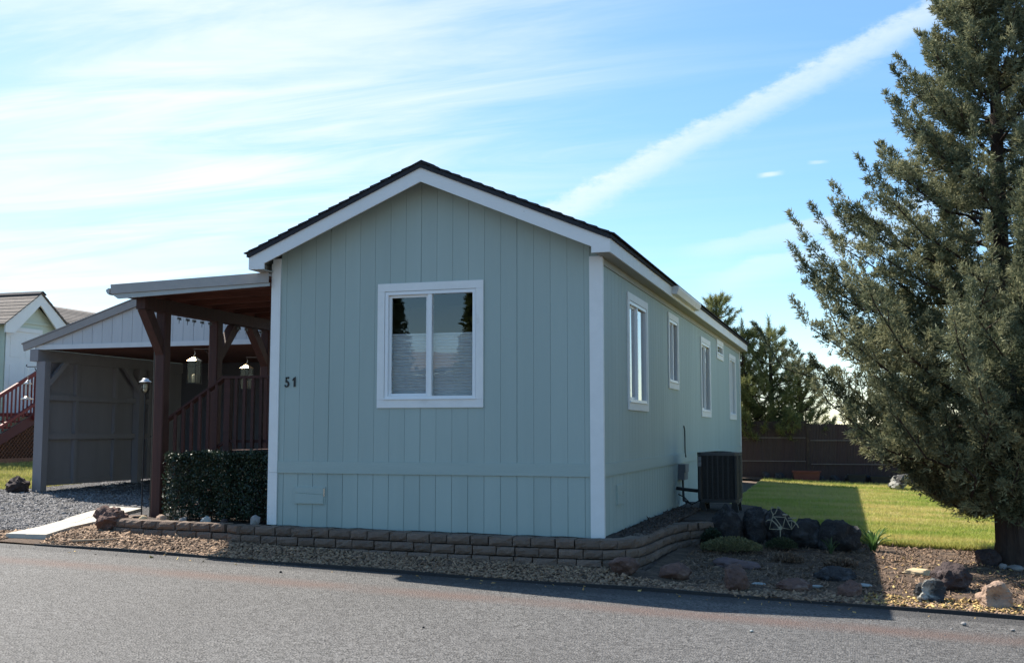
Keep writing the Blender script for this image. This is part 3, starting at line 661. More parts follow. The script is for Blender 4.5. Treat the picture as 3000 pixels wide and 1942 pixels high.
rw = empty('retaining_wall', (-2, -.46, -.3), 'low tan-brown concrete block wall curving round the front of the sage house', 'wall')
def wall_top(s):
    x = s / WS[-1]; return .068 - .062 * min(1, max(0, (s - 1.0) / 5.6)) - .03 * max(0, (s - 7) / 3.5)
for c in range(4):
    s = [.02, .12, .05, .16][c]; k = c
    while s < WS[-1] - .12:
        L = (.28, .215)[k % 2]; p, t = wall_at(s + L / 2); n = Vector((t.y, -t.x, 0))
        z = wall_top(s + L / 2) - .105 * (c + 1)
        out = [.0, .018, .034, .05][c]
        q = p + n * (out - .02)
        if z + .104 > g1(q.x + n.x * .06, q.y + n.y * .06) - .02:
            o = bpy.data.objects.new('block', random.choice(BM[L])); link(o); under(o, rw)
            o.location = (q.x + random.uniform(-.003, .003), q.y + random.uniform(-.006, .006), z + random.uniform(-.002, .002))
            o.rotation_euler = (0, 0, math.atan2(t.y, t.x) + random.uniform(-.02, .02))
        s += L + .002; k += 1
# soil held behind the wall
def bed(name, poly_in, poly_out, m, label=None):
    n = len(poly_in); V = []; F = []; cols = 6
    for i in range(n):
        a, c = Vector(poly_in[i]), Vector(poly_out[i])
        for j in range(cols): q = a.lerp(c, j / (cols - 1)); V.append((q.x, q.y, q.z + random.uniform(-.008, .008)))
    for i in range(n - 1):
        for j in range(cols - 1): a = i * cols + j; F.append((a, a + 1, a + cols + 1, a + cols))
    return tag(np_obj(name, np.array(V), np.array(F), m, smooth=True), kind='structure')
ss_ = np.linspace(.02, WS[-1], 60); inn = []; outp = []
for s in ss_:
    p, t = wall_at(s); n = Vector((t.y, -t.x, 0)); q = p - n * .15; zt = wall_top(s) - .035
    outp.append((q.x, q.y, zt))
    if q.x < -4.3: inn.append((min(q.x + .3, -4.2) if q.x > -6.3 else -6.1, 1.6, -.0))
    elif q.y < -.1: inn.append((min(max(q.x, -4.2), -.0), .02, zt + .015))
    else: inn.append((-.01, max(.02, min(q.y + .1, 9.0)), zt + .03))
bed('planting_bed', inn, outp, SOILDARK)
strip('side_bed', np.linspace(-.01, 1.55, 12), lambda x: 2.3, lambda x: 8.4, 30, .30, SOILDARK) if False else None
V = []; F = []; nx, ny = 10, 26
for i in range(nx):
    for j in range(ny):
        x = -.01 + 1.6 * i / (nx - 1); y = 2.95 + 5.45 * j / (ny - 1); e = max(0, (x - .95) / .64); e2 = max(0, (y - 6.6) / 1.8)
        z = (-.03 if j else -.34) - .05 * (x / 1.6) - .30 * e * e - .22 * e2 * e2 + random.uniform(-.01, .01); V.append((x, y, max(z, g1(x, y) - .03)))
for i in range(nx - 1):
    for j in range(ny - 1): a = i * ny + j; F.append((a, a + ny, a + ny + 1, a + 1))
tag(np_obj('side_bed', np.array(V), np.array(F), SOILDARK, smooth=True), kind='structure')
def bz(x, y): return -.03 - .05 * (x / 1.6) - .30 * max(0, (x - .95) / .64) ** 2 - .22 * max(0, (y - 6.6) / 1.8) ** 2
def soil_pts(n):
    X = rng.uniform(.03, .42, n); Y = rng.uniform(.3, 5.2, n); return np.stack([X, Y, np.full(n, -.025)], -1)
tag(scatter_chips('dark_bark', soil_pts(2600), .028, mat('dark_bark_flakes', (.045, .033, .028), (.07, .05, .042), 1, .95, tint=(.12, .09, .075)), (1.2, .5, .3), 1.3), 'dark bark chunks banked against the side wall of the house', 'mulch')

# ------------------------------------------------------------------ rocks
def rock(name, label, x, y, sx, sy, sz, seed, m, z=None, rough=.22, cuts=7, cavity=None, sink=.2, rz=None, group=None, cat='rock', sub=4):
    bm = bmesh.new(); bmesh.ops.create_icosphere(bm, subdivisions=sub, radius=1.0); r = random.Random(seed); off = Vector((r.uniform(-50, 50), r.uniform(-50, 50), r.uniform(-50, 50)))
    planes = []
    for _ in range(cuts):
        d = Vector((r.gauss(0, 1), r.gauss(0, 1), r.gauss(.2, .8))).normalized(); planes.append((d, r.uniform(.55, .85)))
    cav = Vector(cavity).normalized() if cavity else None
    for v in bm.verts:
        d = v.co.normalized(); k = 1.0
        for pd, pl in planes:
            t = d.dot(pd)
            if t > 1e-3: k = min(k, pl / t + .02)
        k *= 1 + rough * mnoise.fractal(d * 1.7 + off, 1.0, 2.0, 5) * .8 + rough * .35 * mnoise.noise(d * 9 + off)
        if cav is not None:
            a = d.dot(cav)
            if a > .66: k *= 1 - .72 * min(1, (a - .66) / .12) * (1 + .25 * mnoise.noise(d * 6 + off))
        v.co = Vector((d.x * k * sx, d.y * k * sy, d.z * k * sz))
    zmin = min(v.co.z for v in bm.verts); H = max(v.co.z for v in bm.verts) - zmin
    for v in bm.verts: v.co.z -= zmin
    me = bpy.data.meshes.new(name); bm.to_mesh(me); bm.free(); me.materials.append(m); me.shade_smooth()
    if sub >= 3: me.set_sharp_from_angle(angle=rad(38))
    o = link(bpy.data.objects.new(name, me)); zz = g1(x, y) if z is None else z
    o.location = (x, y, zz - sink * H); o.rotation_euler = (0, 0, r.uniform(0, 6.28) if rz is None else rz)
    return tag(o, label, cat, group)
rock('boulder', 'reddish brown boulder standing between the pale path and the block wall', -6.52, -.10, .22, .18, .19, 3, REDROCK, rough=.34, rz=.2)
rock('boulder', 'dark brown rock at the foot of the carport post, against the lawn', -11.66, 4.08, .24, .20, .17, 5, BROWNROCK, rough=.4, rz=.6)
rock('boulder', 'rounded reddish rock by the right corner of the block wall', .36, -.62, .165, .13, .125, 11, REDROCK, rz=0)
rock('boulder', 'reddish peaked rock second from the block wall along the road edge', .90, -.52, .17, .14, .115, 12, REDROCK, rz=.3)
rock('boulder', 'large red-brown boulder at the road edge in front of the long flat rock', 1.56, -.78, .19, .15, .145, 13, REDROCK, rz=1.2)
rock('boulder', 'low dim reddish rock at the road edge beside the pale slate piece', 2.13, -.62, .19, .13, .085, 14, REDROCK, rz=.2)
rock('boulder', 'small pointed reddish rock in the shade next to the shadow edge', 2.66, -.72, .125, .10, .10, 15, REDROCK, rz=.4)
rock('flat_rock', 'long flat pinkish rock lying in the mulch below the grey-green shrub', 1.40, .68, .27, .13, .085, 16, mat('mauve_rock', (.17, .12, .12), (.12, .085, .088), 8, .92, .8, 26), rz=-.15)
rock('flat_rock', 'dark flat slab rock lying in the shaded mulch', 2.52, .25, .22, .15, .09, 17, LAVA, rz=.1)
rock('flat_rock', 'flat yellow sandstone piece lying in the sunlit mulch', 3.36, 1.10, .19, .12, .05, 18, SANDSTONE, rough=.12, cuts=9, rz=-.3)
rock('boulder', 'big dark brown boulder in the sunny mulch in front of the juniper', 3.66, .16, .225, .19, .19, 19, BROWNROCK, rough=.3, rz=.3)
rock('boulder', 'black and white crusted hollow rock at the sunny road edge', 3.40, -.74, .17, .13, .125, 20, WHITEROCK, rough=.4, cavity=(.35, -.8, .35), rz=0)
rock('boulder', 'pink hollow rock at the road edge at far right', 3.97, -.78, .175, .15, .15, 21, PINKROCK, rough=.25, cavity=(.2, -.95, .1), rz=0)
rock('boulder', 'dark rock tucked against the base of the juniper trunk', 4.25, 2.35, .17, .14, .13, 22, BROWNROCK)
rock('pebble', 'pale oval stone in front of the juniper trunk', 4.50, 1.95, .10, .06, .045, 23, GREYROCK, rough=.08, cuts=2, sub=3)
rock('pebble', 'tan stone right of the pale oval stone by the trunk', 4.66, 1.98, .085, .06, .06, 24, PINKROCK, rough=.1, cuts=2, sub=3)
rock('pebble', 'small grey stone left of the pale oval stone by the trunk', 4.38, 2.0, .05, .04, .05, 25, GREYROCK, rough=.1, cuts=2, sub=3)
for (x, y, sx, sz, sd_, lb) in [(1.06, 2.86, .22, .27, 31, 'grey-topped dark lava boulder at the end of the block wall'), (1.42, 2.98, .18, .28, 32, 'narrow dark lava boulder with a pale jagged top in front of the air conditioner'),
                           (1.74, 3.05, .23, .27, 33, 'dark lava boulder left of the little bicycle'), (2.12, 2.95, .27, .20, 34, 'low dark lava boulder right of the little bicycle'),
                           (2.50, 2.80, .29, .25, 35, 'rightmost big dark lava boulder sloping to the lawn')]:
    rock('lava_boulder', lb, x, y, sx * 1.08, sx * .82, sz * 1.0, sd_, LAVA, rough=.20, cuts=4, sink=.08, group='lava boulders edging the planting bed')
rock('slate_piece', 'pale slate piece lying beside the low dim reddish rock', 2.32, -.36, .085, .04, .015, 41, SLATE, rough=.1, cuts=3, sub=3, sink=0, rz=.1)
rock('slate_piece', 'pale oval slate piece lying at the edge of the house shadow', 2.80, -.10, .085, .06, .02, 42, SLATE, rough=.08, cuts=2, sub=3, sink=0, rz=-.4)
rock('slate_piece', 'pale slate sliver lying right of the large red-brown boulder', 1.75, -.45, .08, .035, .015, 43, SLATE, rough=.1, cuts=3, sub=3, sink=0, rz=0)
rock('boulder', 'white-topped grey boulder at the far edge of the lawn', 3.66, 14.6, .33, .25, .25, 44, WHITEROCK, rough=.3)
rock('pebble', 'small pale stone beside the white-topped boulder on the far lawn edge', 4.02, 14.45, .14, .12, .09, 45, WHITEROCK, rough=.2, sub=3)
rock('boulder', 'long dark rock right of the white-topped boulder on the far lawn edge', 4.6, 14.9, .5, .25, .18, 46, LAVA, rough=.3)
for i, (x, s, lb) in enumerate([(-6.05, .06, 'pale'), (-5.78, .075, 'tan'), (-5.45, .06, 'grey'), (-5.12, .075, 'white'), (-4.86, .06, 'dark'), (-4.42, .10, 'rounded')]):
    rock('pebble', f'{lb} stone in front of the hedge, {["first","second","third","fourth","fifth","sixth"][i]} from the red post', x, -.06, s, s * .8, s * .75, 60 + i, (SANDSTONE, PINKROCK, GREYROCK, SLATE, BROWNROCK, GREYROCK)[i], z=.03, rough=.2, sub=3)
for i, (x, y, s, lb) in enumerate([(3.62, -1.75, .03, 'pebble nearest the pink hollow rock on the asphalt'), (4.0, -1.85, .02, 'small pebble at the right frame edge on the asphalt'), (-3.1, -1.75, .02, 'dark pebble on the asphalt in front of the block wall'), (-.6, -3.9, .014, 'tiny dark pebble out on the asphalt'), (1.9, -2.9, .018, 'white chip lying on the asphalt')]):
    rock('pebble', lb, x, y, s, s * .8, s * .6, 80 + i, (GREYROCK, GREYROCK, LAVA, LAVA, SLATE)[i], rough=.15, cuts=4, sub=2, sink=.05, z=g1(x, y) - .02)
b = MB(); b.tube([(-6.36, -1.02, g1(-6.36, -1.02) + .03), (-6.15, -.95, g1(-6.15, -.95) + .035), (-5.88, -.80, g1(-5.88, -.8) + .03)], [.018, .014, .010], 7); tag(b.build('wooden_stake', STICK), 'short weathered stake lying on the gravel near the path', 'stake')
b = MB(); b.tube([(2.95, -.35, g1(2.95, -.35) + .012), (3.2, -.48, g1(3.2, -.48) + .015), (3.5, -.55, g1(3.5, -.55) + .012), (3.9, -.6, g1(3.9, -.6) + .015), (4.2, -.75, g1(4.2, -.75) + .01)], .009, 6); tag(b.build('drip_hose', mat('brown_hose', (.13, .08, .055), rough=.6)), 'thin brown drip hose crossing the mulch behind the pink rock', 'hose')

# ------------------------------------------------------------------ air conditioner
ac = empty('air_conditioner', (.69, 5.33, -.08), 'charcoal outdoor air conditioner unit on a raised stand beside the side wall', 'air conditioner')
x0, x1, y0, y1, z0, z1 = .385, 1.01, 5.0, 5.64, .085, .850
def chamfer(x0, x1, y0, y1, c): return [(x0 + c, y0), (x1 - c, y0), (x1, y0 + c), (x1, y1 - c), (x1 - c, y1), (x0 + c, y1), (x0, y1 - c), (x0, y0 + c)]
b = MB(); b.prism([(x, y, z0 + .03) for x, y in chamfer(x0 + .02, x1 - .02, y0 + .02, y1 - .02, .05)], (0, 0, 0), (0, 0, z1 - z0 - .06)); b.part('coil_core', mat('coil_fins', (.012, .013, .016), (.02, .02, .024), 90, .6, stretch=(1, 1, .02)), ac)
b = MB(); b.prism([(x, y, z0) for x, y in chamfer(x0, x1, y0, y1, .05)], (0, 0, 0), (0, 0, .05)); b.part('base_pan', ACPAINT, ac)
b = MB(); b.prism([(x, y, z1 - .045) for x, y in chamfer(x0 - .006, x1 + .006, y0 - .006, y1 + .006, .055)], (0, 0, 0), (0, 0, .05)); tp = b.part('top_cover', ACTOP, ac)
b = MB(); cx, cy = (x0 + x1) / 2, (y0 + y1) / 2
for r_ in (.08, .13, .18, .23, .275): b.tube([(cx + r_ * math.cos(a), cy + r_ * math.sin(a), z1 + .018 - .02 * (r_ / .275) ** 2) for a in np.linspace(0, 2 * math.pi, 33)], .005, 5, cap=False)
for a in np.linspace(0, 2 * math.pi, 9)[:-1]: b.tube([(cx, cy, z1 + .018), (cx + .28 * math.cos(a), cy + .28 * math.sin(a), z1 + .002)], .005, 5)
b.part('fan_guard', BLACKPL, tp)
for (px, py) in ((x0, y0), (x1 - .075, y0), (x0, y1 - .075), (x1 - .075, y1 - .075)):
    b = MB(); b.prism([(x, y, z0 + .051) for x, y in chamfer(px, px + .075, py, py + .075, .022)], (0, 0, 0), (0, 0, z1 - z0 - .098)); b.part('corner_post', ACPAINT, ac)
for i in range(1, 6):
    x = x0 + .075 + (x1 - x0 - .15) * i / 6; b = MB(); b.box(x - .012, x + .012, y0 + .004, y0 + .018, z0 + .051, z1 - .047); b.part('louver_rib', ACPAINT, ac)
for i in range(1, 6):
    y = y0 + .075 + (y1 - y0 - .15) * i / 6; b = MB(); b.box(x1 - .018, x1 - .004, y - .012, y + .012, z0 + .051, z1 - .047); b.part('louver_rib', ACPAINT, ac)
b = MB()
for k in range(34): z = z0 + .07 + k * .0195; b.box(x1 - .0165, x1 - .009, y0 + .077, y1 - .077, z, z + .006); b.box(x0 + .077, x1 - .077, y0 + .0095, y0 + .0165, z, z + .004)
tag(b.part('wire_grille', ACPAINT, ac), kind='stuff')
b = MB(); b.box(x0 + .012, x0 + .062, y0 - .0025, y0 - .0005, z1 - .21, z1 - .06); b.part('rating_label', STICKER, ac)
for px in (x0 + .03, x1 - .10):
    b = MB()
    for py in (y0 + .02, y1 - .10): b.prism([(px - .03, py, -.085), (px + .10, py, -.085), (px + .075, py, z0 - .001), (px - .005, py, z0 - .001)], (0, 0, 0), (0, .08, 0)); 
    b.box(px + .01, px + .06, y0 + .11, y1 - .11, .04, z0 - .002)
    b.part('stand_foot', BLACKPL, ac)
b = MB(); b.box(.30, 1.10, 4.88, 5.76, -.13, -.086); b.part('pad', mat('cast_pad', (.17, .17, .17), (.13, .13, .13), 9, .9), ac)
b = MB(); b.tube([(.0, 5.35, .28), (.15, 5.34, .26), (.384, 5.33, .24)], .028); b.part('insulated_line', BLACKPL, ac)
b = MB(); b.tube([(.02, 5.42, .18), (.12, 5.35, .14), (.25, 5.25, .03), (.384, 5.2, .10)], .010, 6); b.part('power_whip', BLACKPL, ac)

# ------------------------------------------------------------------ little wire bicycle
bk = empty('bicycle_ornament', (1.80, 2.58, -.34), 'small cream-painted wire bicycle ornament standing in front of the lava boulders', 'ornament')
def bp(u, v): return (1.586 + u * .43, 2.58, -.115 + v * .26)
def wire(pts, r, name, m=BIKE): b = MB(); b.tube([bp(*q) if len(q) == 2 else q for q in pts], r * 1.25, 6); return b.part(name, m, bk, True)
wire([(.24, .72), (.62, .70), (.80, .10), (.52, .17), (.33, .62), (.24, .72)], .0052, 'frame'); wire([(.62, .70), (.53, .17)], .0045, 'seat_tube')
wire([(.26, .80), (.20, .50), (.14, .10), (.46, .10)], .0045, 'fork'); wire([(.20, .56), (.30, .42), (.36, .32), (.44, .12)], .007, 'mudguard')
wire([(.04, .46), (.10, .55), (.18, .56)], .005, 'mudguard')
wire([(.70, .52), (.80, .55), (.88, .48), (.96, .34), (1.0, .20)], .007, 'mudguard'); wire([(.70, .66), (.94, .68)], .0065, 'luggage_rack'); wire([(.80, .55), (.80, .10)], .0035, 'stay'); wire([(.92, .40), (.80, .12)], .0035, 'stay')
wire([(.22, 1.20), (.20, 1.02), (.25, .86), (.31, .86), (.37, 1.05), (.40, 1.22)], .0045, 'handlebar'); wire([(.22, 1.20), (.28, 1.15)], .007, 'grip'); wire([(.40, 1.22), (.48, 1.14)], .007, 'grip')
wire([(.26, .86), (.25, .72)], .006, 'stem'); wire([(.54, .82), (.68, .82)], .011, 'saddle'); wire([(.61, .82), (.62, .70)], .0045, 'seat_post')
b = MB(); b.lathe((0, 0, 0), [(.022, -.006), (.026, 0), (.022, .006)], 12); b.v = [(bp(.47, .16)[0] + x, 2.58 + z, bp(.47, .16)[2] + y) for x, y, z in b.v]; b.part('crank', BIKE, bk)
wire([(.46, .12), (.46, -.35), (.46, -.85)], .005, 'stake')

# ------------------------------------------------------------------ plants in the bed
def blades_plant(name, label, x, y, n, h, w, m, spread, seed, cat='plant', z=None):
    r = random.Random(seed); t = empty(name, (x, y, g1(x, y) if z is None else z), label, cat); z0 = t.location.z - .01
    for i in range(n):
        a = r.uniform(0, 6.283); L = h * r.uniform(.6, 1.1); out = spread * r.uniform(.25, 1); b = MB(); V = []; k = 7
        d = Vector((math.cos(a), math.sin(a), 0)); s = Vector((-d.y, d.x, 0)); base = Vector((x, y, z0)) + d * r.uniform(0, .03); bend = r.uniform(.5, 1.5)
        for j in range(k):
            f = j / (k - 1); p = base + d * out * (f ** 1.6) + Vector((0, 0, L * (f - .28 * bend * f ** 3))); ww = w * math.sin(math.pi * min(1, .18 + .82 * f)) ** .8 * (1 - f * .2)
            up = Vector((0, 0, 1)); V += [p - s * ww + up * .006, p - up * .004, p + s * ww + up * .006]
        b.add(V, [(3 * j + q, 3 * j + q + 1, 3 * j + q + 4, 3 * j + q + 3) for j in range(k - 1) for q in (0, 1)]); b.part('leaf', m, t, True)
    return t
blades_plant('lily_plant', 'bright green strap-leaved plant at the corner of the lawn and shadow edge', 2.93, 2.95, 34, .40, .020, LILY, .22, 4)
blades_plant('iris_clump', 'dim upright green leaves in front of the rightmost lava boulder', 2.42, 2.42, 16, .26, .010, mat('dull_leaf', (.06, .10, .045), (.08, .12, .05), 5, .6, trans=.2), .12, 8)
def twig_shrub(name, label, x, y, rx, ry, h, n, m, seed, z=None, leaf=.018):
    r = np.random.default_rng(seed); z0 = g1(x, y) if z is None else z; t = empty(name, (x, y, z0), label, 'shrub')
    a = r.uniform(0, 2 * np.pi, n); q = np.sqrt(r.uniform(0, 1, n)); bx = x + rx * q * np.cos(a); by = y + ry * q * np.sin(a); hh = h * (1 - .55 * q ** 2) * r.uniform(.35, 1.0, n)
    P = np.stack([bx, by, z0 + hh], -1); d = np.stack([np.cos(a) * q * .7, np.sin(a) * q * .7, np.full(n, .8)], -1) + r.normal(0, .35, (n, 3)); d /= np.linalg.norm(d, axis=1)[:, None]
    s = np.cross(d, r.normal(0, 1, (n, 3))); s /= np.linalg.norm(s, axis=1)[:, None]; L = leaf * r.uniform(.7, 1.8, n)[:, None]
    V = np.stack([P, P + d * L * .5 + s * L * .28, P + d * L, P + d * L * .5 - s * L * .28], 1).reshape(-1, 3)
    under(np_obj('foliage', V, np.arange(4 * n).reshape(n, 4), m, tint=np.repeat(r.beta(1.3, 2, n), 4)), t)
    b = MB()
    for i in range(40):
        k = i * (n // 40); b.tube([(x + (bx[k] - x) * .25, y + (by[k] - y) * .25, z0 - .02), (x + (bx[k] - x) * .7, y + (by[k] - y) * .7, z0 + hh[k] * .5), tuple(P[k])], [.004, .003, .0015], 5)
    b.part('stems', JUNBARK, t); return t
twig_shrub('low_shrub', 'low spreading grey-green shrub in front of the lava boulders', 1.22, 1.95, .38, .30, .20, 5200, SAGEBUSH, 1)
twig_shrub('low_shrub', 'small dark green tuft where the block wall meets the lava boulders', .90, 2.55, .14, .14, .24, 1500, HEDGELEAF, 2)
twig_shrub('low_shrub', 'dim leafy clump growing under the little bicycle', 1.80, 2.50, .20, .16, .17, 1800, mat('dim_leaf', (.035, .055, .03), (.05, .07, .035), 5, .7, tint=(.09, .10, .05), trans=.2), 3)
twig_shrub('low_shrub', 'dry brown twiggy tuft in the shaded mulch right of the flat rock', 1.95, 1.35, .18, .15, .10, 700, CHIPS, 5, leaf=.03)
twig_shrub('low_shrub', 'dry brown twiggy tuft in the shaded mulch near the shadow edge', 2.55, 1.30, .18, .15, .09, 700, CHIPS, 6, leaf=.03)

# ------------------------------------------------------------------ hedge under the patio
def hedge():
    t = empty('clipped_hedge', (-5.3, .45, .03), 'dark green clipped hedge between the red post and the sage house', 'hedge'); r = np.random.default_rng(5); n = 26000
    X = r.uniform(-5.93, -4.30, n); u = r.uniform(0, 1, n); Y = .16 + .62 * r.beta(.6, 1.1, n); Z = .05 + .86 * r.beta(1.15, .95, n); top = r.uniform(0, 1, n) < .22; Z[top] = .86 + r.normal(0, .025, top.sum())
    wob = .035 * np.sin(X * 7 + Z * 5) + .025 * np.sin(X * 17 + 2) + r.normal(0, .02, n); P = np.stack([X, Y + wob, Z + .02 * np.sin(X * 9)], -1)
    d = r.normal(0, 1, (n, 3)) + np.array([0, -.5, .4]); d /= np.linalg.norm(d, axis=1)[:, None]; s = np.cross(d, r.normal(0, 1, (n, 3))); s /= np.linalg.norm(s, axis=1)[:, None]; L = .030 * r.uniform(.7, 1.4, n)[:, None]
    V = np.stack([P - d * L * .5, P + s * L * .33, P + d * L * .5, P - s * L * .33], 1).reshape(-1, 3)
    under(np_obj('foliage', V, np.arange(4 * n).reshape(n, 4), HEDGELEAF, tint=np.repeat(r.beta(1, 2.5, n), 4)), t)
    b = MB()
    for i in range(60):
        x = -5.88 + 1.5 * i / 59; y = r.uniform(.35, .6); b.tube([(x, y, .0), (x + r.uniform(-.05, .05), y + r.uniform(-.08, .08), .4), (x + r.uniform(-.1, .1), y + r.uniform(-.12, .12), .82)], [.008, .006, .003], 5)
    b.part('stems', JUNBARK, t)
hedge()
# ------------------------------------------------------------------ patio cover of red-stained timber
pc = empty('patio_cover', (-6.3, .62, 0), 'red-stained timber patio cover with grey metal edge attached to the left of the house', 'patio cover')
PX = -6.30; pw = .15
def post(x, y, z0, z1, w=pw, m=REDWOOD, root=pc, name='post'):
    b = MB(); c = .012; h = w / 2
    b.prism([(x + a, y + d, z0) for a, d in chamfer(-h, h, -h, h, c)], (0, 0, 0), (0, 0, z1 - z0)); return b.part(name, m, root)
for y in (.62, 1.92, 3.40): post(PX, y, -.05 if y < 1 else g1(PX, y) - .02, 2.805)
b = MB(); b.box(PX - .07, PX + .07, .10, 3.98, 2.806, 2.975); b.part('beam', REDWOOD, pc)
def brace(y, s, root=pc, L=.52):
    b = MB(); y0 = y + s * pw / 2; ytop = y0 + s * L; zb, zt = 2.22, 2.80
    pts = [(PX, y0, zb), (PX, y0, zb + .19), (PX, ytop - s * .19, zt), (PX, ytop, zt)]
    mid = [(PX, y0 + s * .0, zb), (PX, y0 + s * .05, zb + .02)]
    if s > 0: pts = pts[::-1]
    b.prism(pts, (.062, 0, 0), (-.062, 0, 0)); b.part('brace', REDWOOD, root)
brace(.62, -1, L=.43); brace(1.92, 1); brace(3.40, -1)
rz0, rz1 = 2.976, 3.02            # rafters rest on the beam, rising slightly to the house
for y in (.16, .74, 1.32, 1.90, 2.48, 3.06, 3.64):
    b = MB(); b.prism([(-6.63, y, rz0), (-4.27, y, rz1), (-4.27, y, rz1 + .10), (-6.63, y, rz0 + .10)], (0, -.02, 0), (0, .02, 0)); b.part('rafter', REDWOODX, pc)
for i in range(11):
    y = -.048 + i * .365; b = MB(); b.prism([(-6.64, y, rz0 + .101), (-4.275, y, rz1 + .101), (-4.275, y, rz1 + .118), (-6.64, y, rz0 + .118)], (0, .004, 0), (0, .361, 0)); b.part('ceiling_board', REDWOODX, pc)
b = MB(); b.prism([(-6.65, 0, rz0 + .120), (-4.275, 0, rz1 + .120), (-4.275, 0, rz1 + .150), (-6.65, 0, rz0 + .150)], (0, -.078, 0), (0, 3.98, 0)); b.part('roof_sheet', PATIO_METAL, pc)
b = MB(); b.prism([(-6.63, 0, 2.998), (-4.275, 0, 3.055), (-4.275, 0, 3.185), (-6.63, 0, 3.122)], (0, -.10, 0), (0, -.08, 0)); b.part('fascia', PATIO_METAL, pc)
b = MB(); b.prism([(-6.53, 0, 2.932), (-4.275, 0, 3.013), (-4.275, 0, 3.053), (-6.63, 0, 2.996)], (0, -.078, 0), (0, -.05, 0)); b.part('fascia_lip', PATIO_METAL2, pc)
b = MB(); b.prism([(-6.655, -.09, 2.985), (-6.655, -.09, 3.075), (-6.675, -.09, 3.075), (-6.71, -.09, 3.055), (-6.71, -.09, 3.035), (-6.685, -.09, 3.0)], (0, 0, 0), (0, 3.95, 0)); b.part('gutter', PATIO_METAL2, pc)
b = MB(); b.tube([(-6.68, .62, 3.0), (-6.68, .62, 2.93), (-6.65, .62, 2.87), (-6.57, .62, 2.81), (-6.47, .62, 2.74), (-6.415, .62, 2.66), (-6.412, .62, 2.4), (-6.412, .62, .0)], .027, 8); b.part('downspout', DARKMETAL, pc)
for z in (1.1, .25):
    b = MB(); b.box(-6.45, PX - pw / 2 - .002, .60, .64, z, z + .025); b.part('pipe_strap', DARKMETAL, pc)
# dragonfly garland along the beam
gl = empty('dragonfly_garland', (PX + .08, 1.0, 2.80), 'string of small dark dragonfly ornaments hung along the patio beam', 'garland')
b = MB(); b.tube([(PX + .075, .75 + .1 * i, 2.79 - .012 * (i % 2)) for i in range(26)], .003, 5); b.part('cord', BLACKPL, gl)
for y in (.86, 1.06, 1.22, 1.42, 1.62, 2.42, 2.62, 3.05):
    z = 2.765; b = MB(); b.tube([(PX + .08, y, z), (PX + .08, y + .004, z - .04), (PX + .08, y, z - .09)], [.009, .006, .003], 6); d = b.part('dragonfly', BLACKPL, gl)
    for s in (-1, 1):
        for k in (0, 1):
            b = MB(); V = [(PX + .08, y, z - .01 - .012 * k), (PX + .085, y + s * .035, z + .004 - .024 * k), (PX + .085, y + s * .06, z - .012 - .02 * k), (PX + .08, y + s * .03, z - .024 - .014 * k)]
            b.add(V, [(0, 1, 2, 3)]); b.part('wing', mat('smoky_wing', (.05, .05, .06), rough=.4) if 'smoky_wing' not in bpy.data.materials else bpy.data.materials['smoky_wing'], d)
# hanging lanterns on brackets
def lantern(y, zt, label, side):
    bx, by = PX - pw / 2, y; lx, ly = PX - .34, y - .03
    t = empty('hanging_lantern', (lx, ly, zt - .46), label, 'lantern', 'hanging candle lanterns on the patio posts')
    b = MB(); b.tube([(bx, by, zt + .07), (lx - .02, ly, zt + .075), (lx, ly, zt + .05)], .006, 6); b.tube([(bx, by, zt - .07), (bx - .10, by - .015, zt + .066)], .006, 6); b.part('bracket', DARKMETAL, t)
    b = MB(); b.tube([(lx, ly, zt + .05), (lx + .012, ly, zt + .02), (lx, ly, zt - .01)], .004, 6); b.part('hook', STEEL, t)
    h = .07; zc, zb = zt - .10, zt - .43
    b = MB(); n = 4
    b.add([(lx - h - .012, ly - h - .012, zc), (lx + h + .012, ly - h - .012, zc), (lx + h + .012, ly + h + .012, zc), (lx - h - .012, ly + h + .012, zc), (lx - .018, ly - .018, zc + .055), (lx + .018, ly - .018, zc + .055), (lx + .018, ly + .018, zc + .055), (lx - .018, ly + .018, zc + .055)],
          [(3, 2, 1, 0), (4, 5, 6, 7), (0, 1, 5, 4), (1, 2, 6, 5), (2, 3, 7, 6), (3, 0, 4, 7)]); b.lathe((lx, ly, zc + .055), [(.016, 0), (.02, .012), (.008, .03), (.004, .04)], 10); b.part('roof', BRASS, t)
    b = MB()
    for a in (-1, 1):
        for c in (-1, 1): b.box(lx + a * h - .005, lx + a * h + .005, ly + c * h - .005, ly + c * h + .005, zb, zc)
        b.box(lx + a * h - .004, lx + a * h + .004, ly - h + .005, ly + h - .005, zb + .26, zb + .266)
    b.part('cage', DARKMETAL, t)
    b = MB(); b.box(lx - h - .014, lx + h + .014, ly - h - .014, ly + h + .014, zb - .014, zb); b.part('tray', DARKMETAL, t)
    for a in (-1, 1):
        b = MB(); b.box(lx + a * (h - .001) - .001, lx + a * (h - .001) + .001, ly - h + .006, ly + h - .006, zb + .002, zc - .002); b.part('pane', LAMPGLASS, t)
        b = MB(); b.box(lx - h + .006, lx + h - .006, ly + a * (h - .001) - .001, ly + a * (h - .001) + .001, zb + .002, zc - .002); b.part('pane', LAMPGLASS, t)
    b = MB(); b.lathe((lx, ly, zb + .001), [(.03, 0), (.03, .115), (.024, .122), (.004, .123), (.003, .135)], 14); b.part('candle', CANDLE, t, True)
lantern(1.92, 2.33, 'brass candle lantern hanging from the middle red patio post', 1)
lantern(3.40, 2.30, 'brass candle lantern hanging from the rear red patio post near the house', 1)

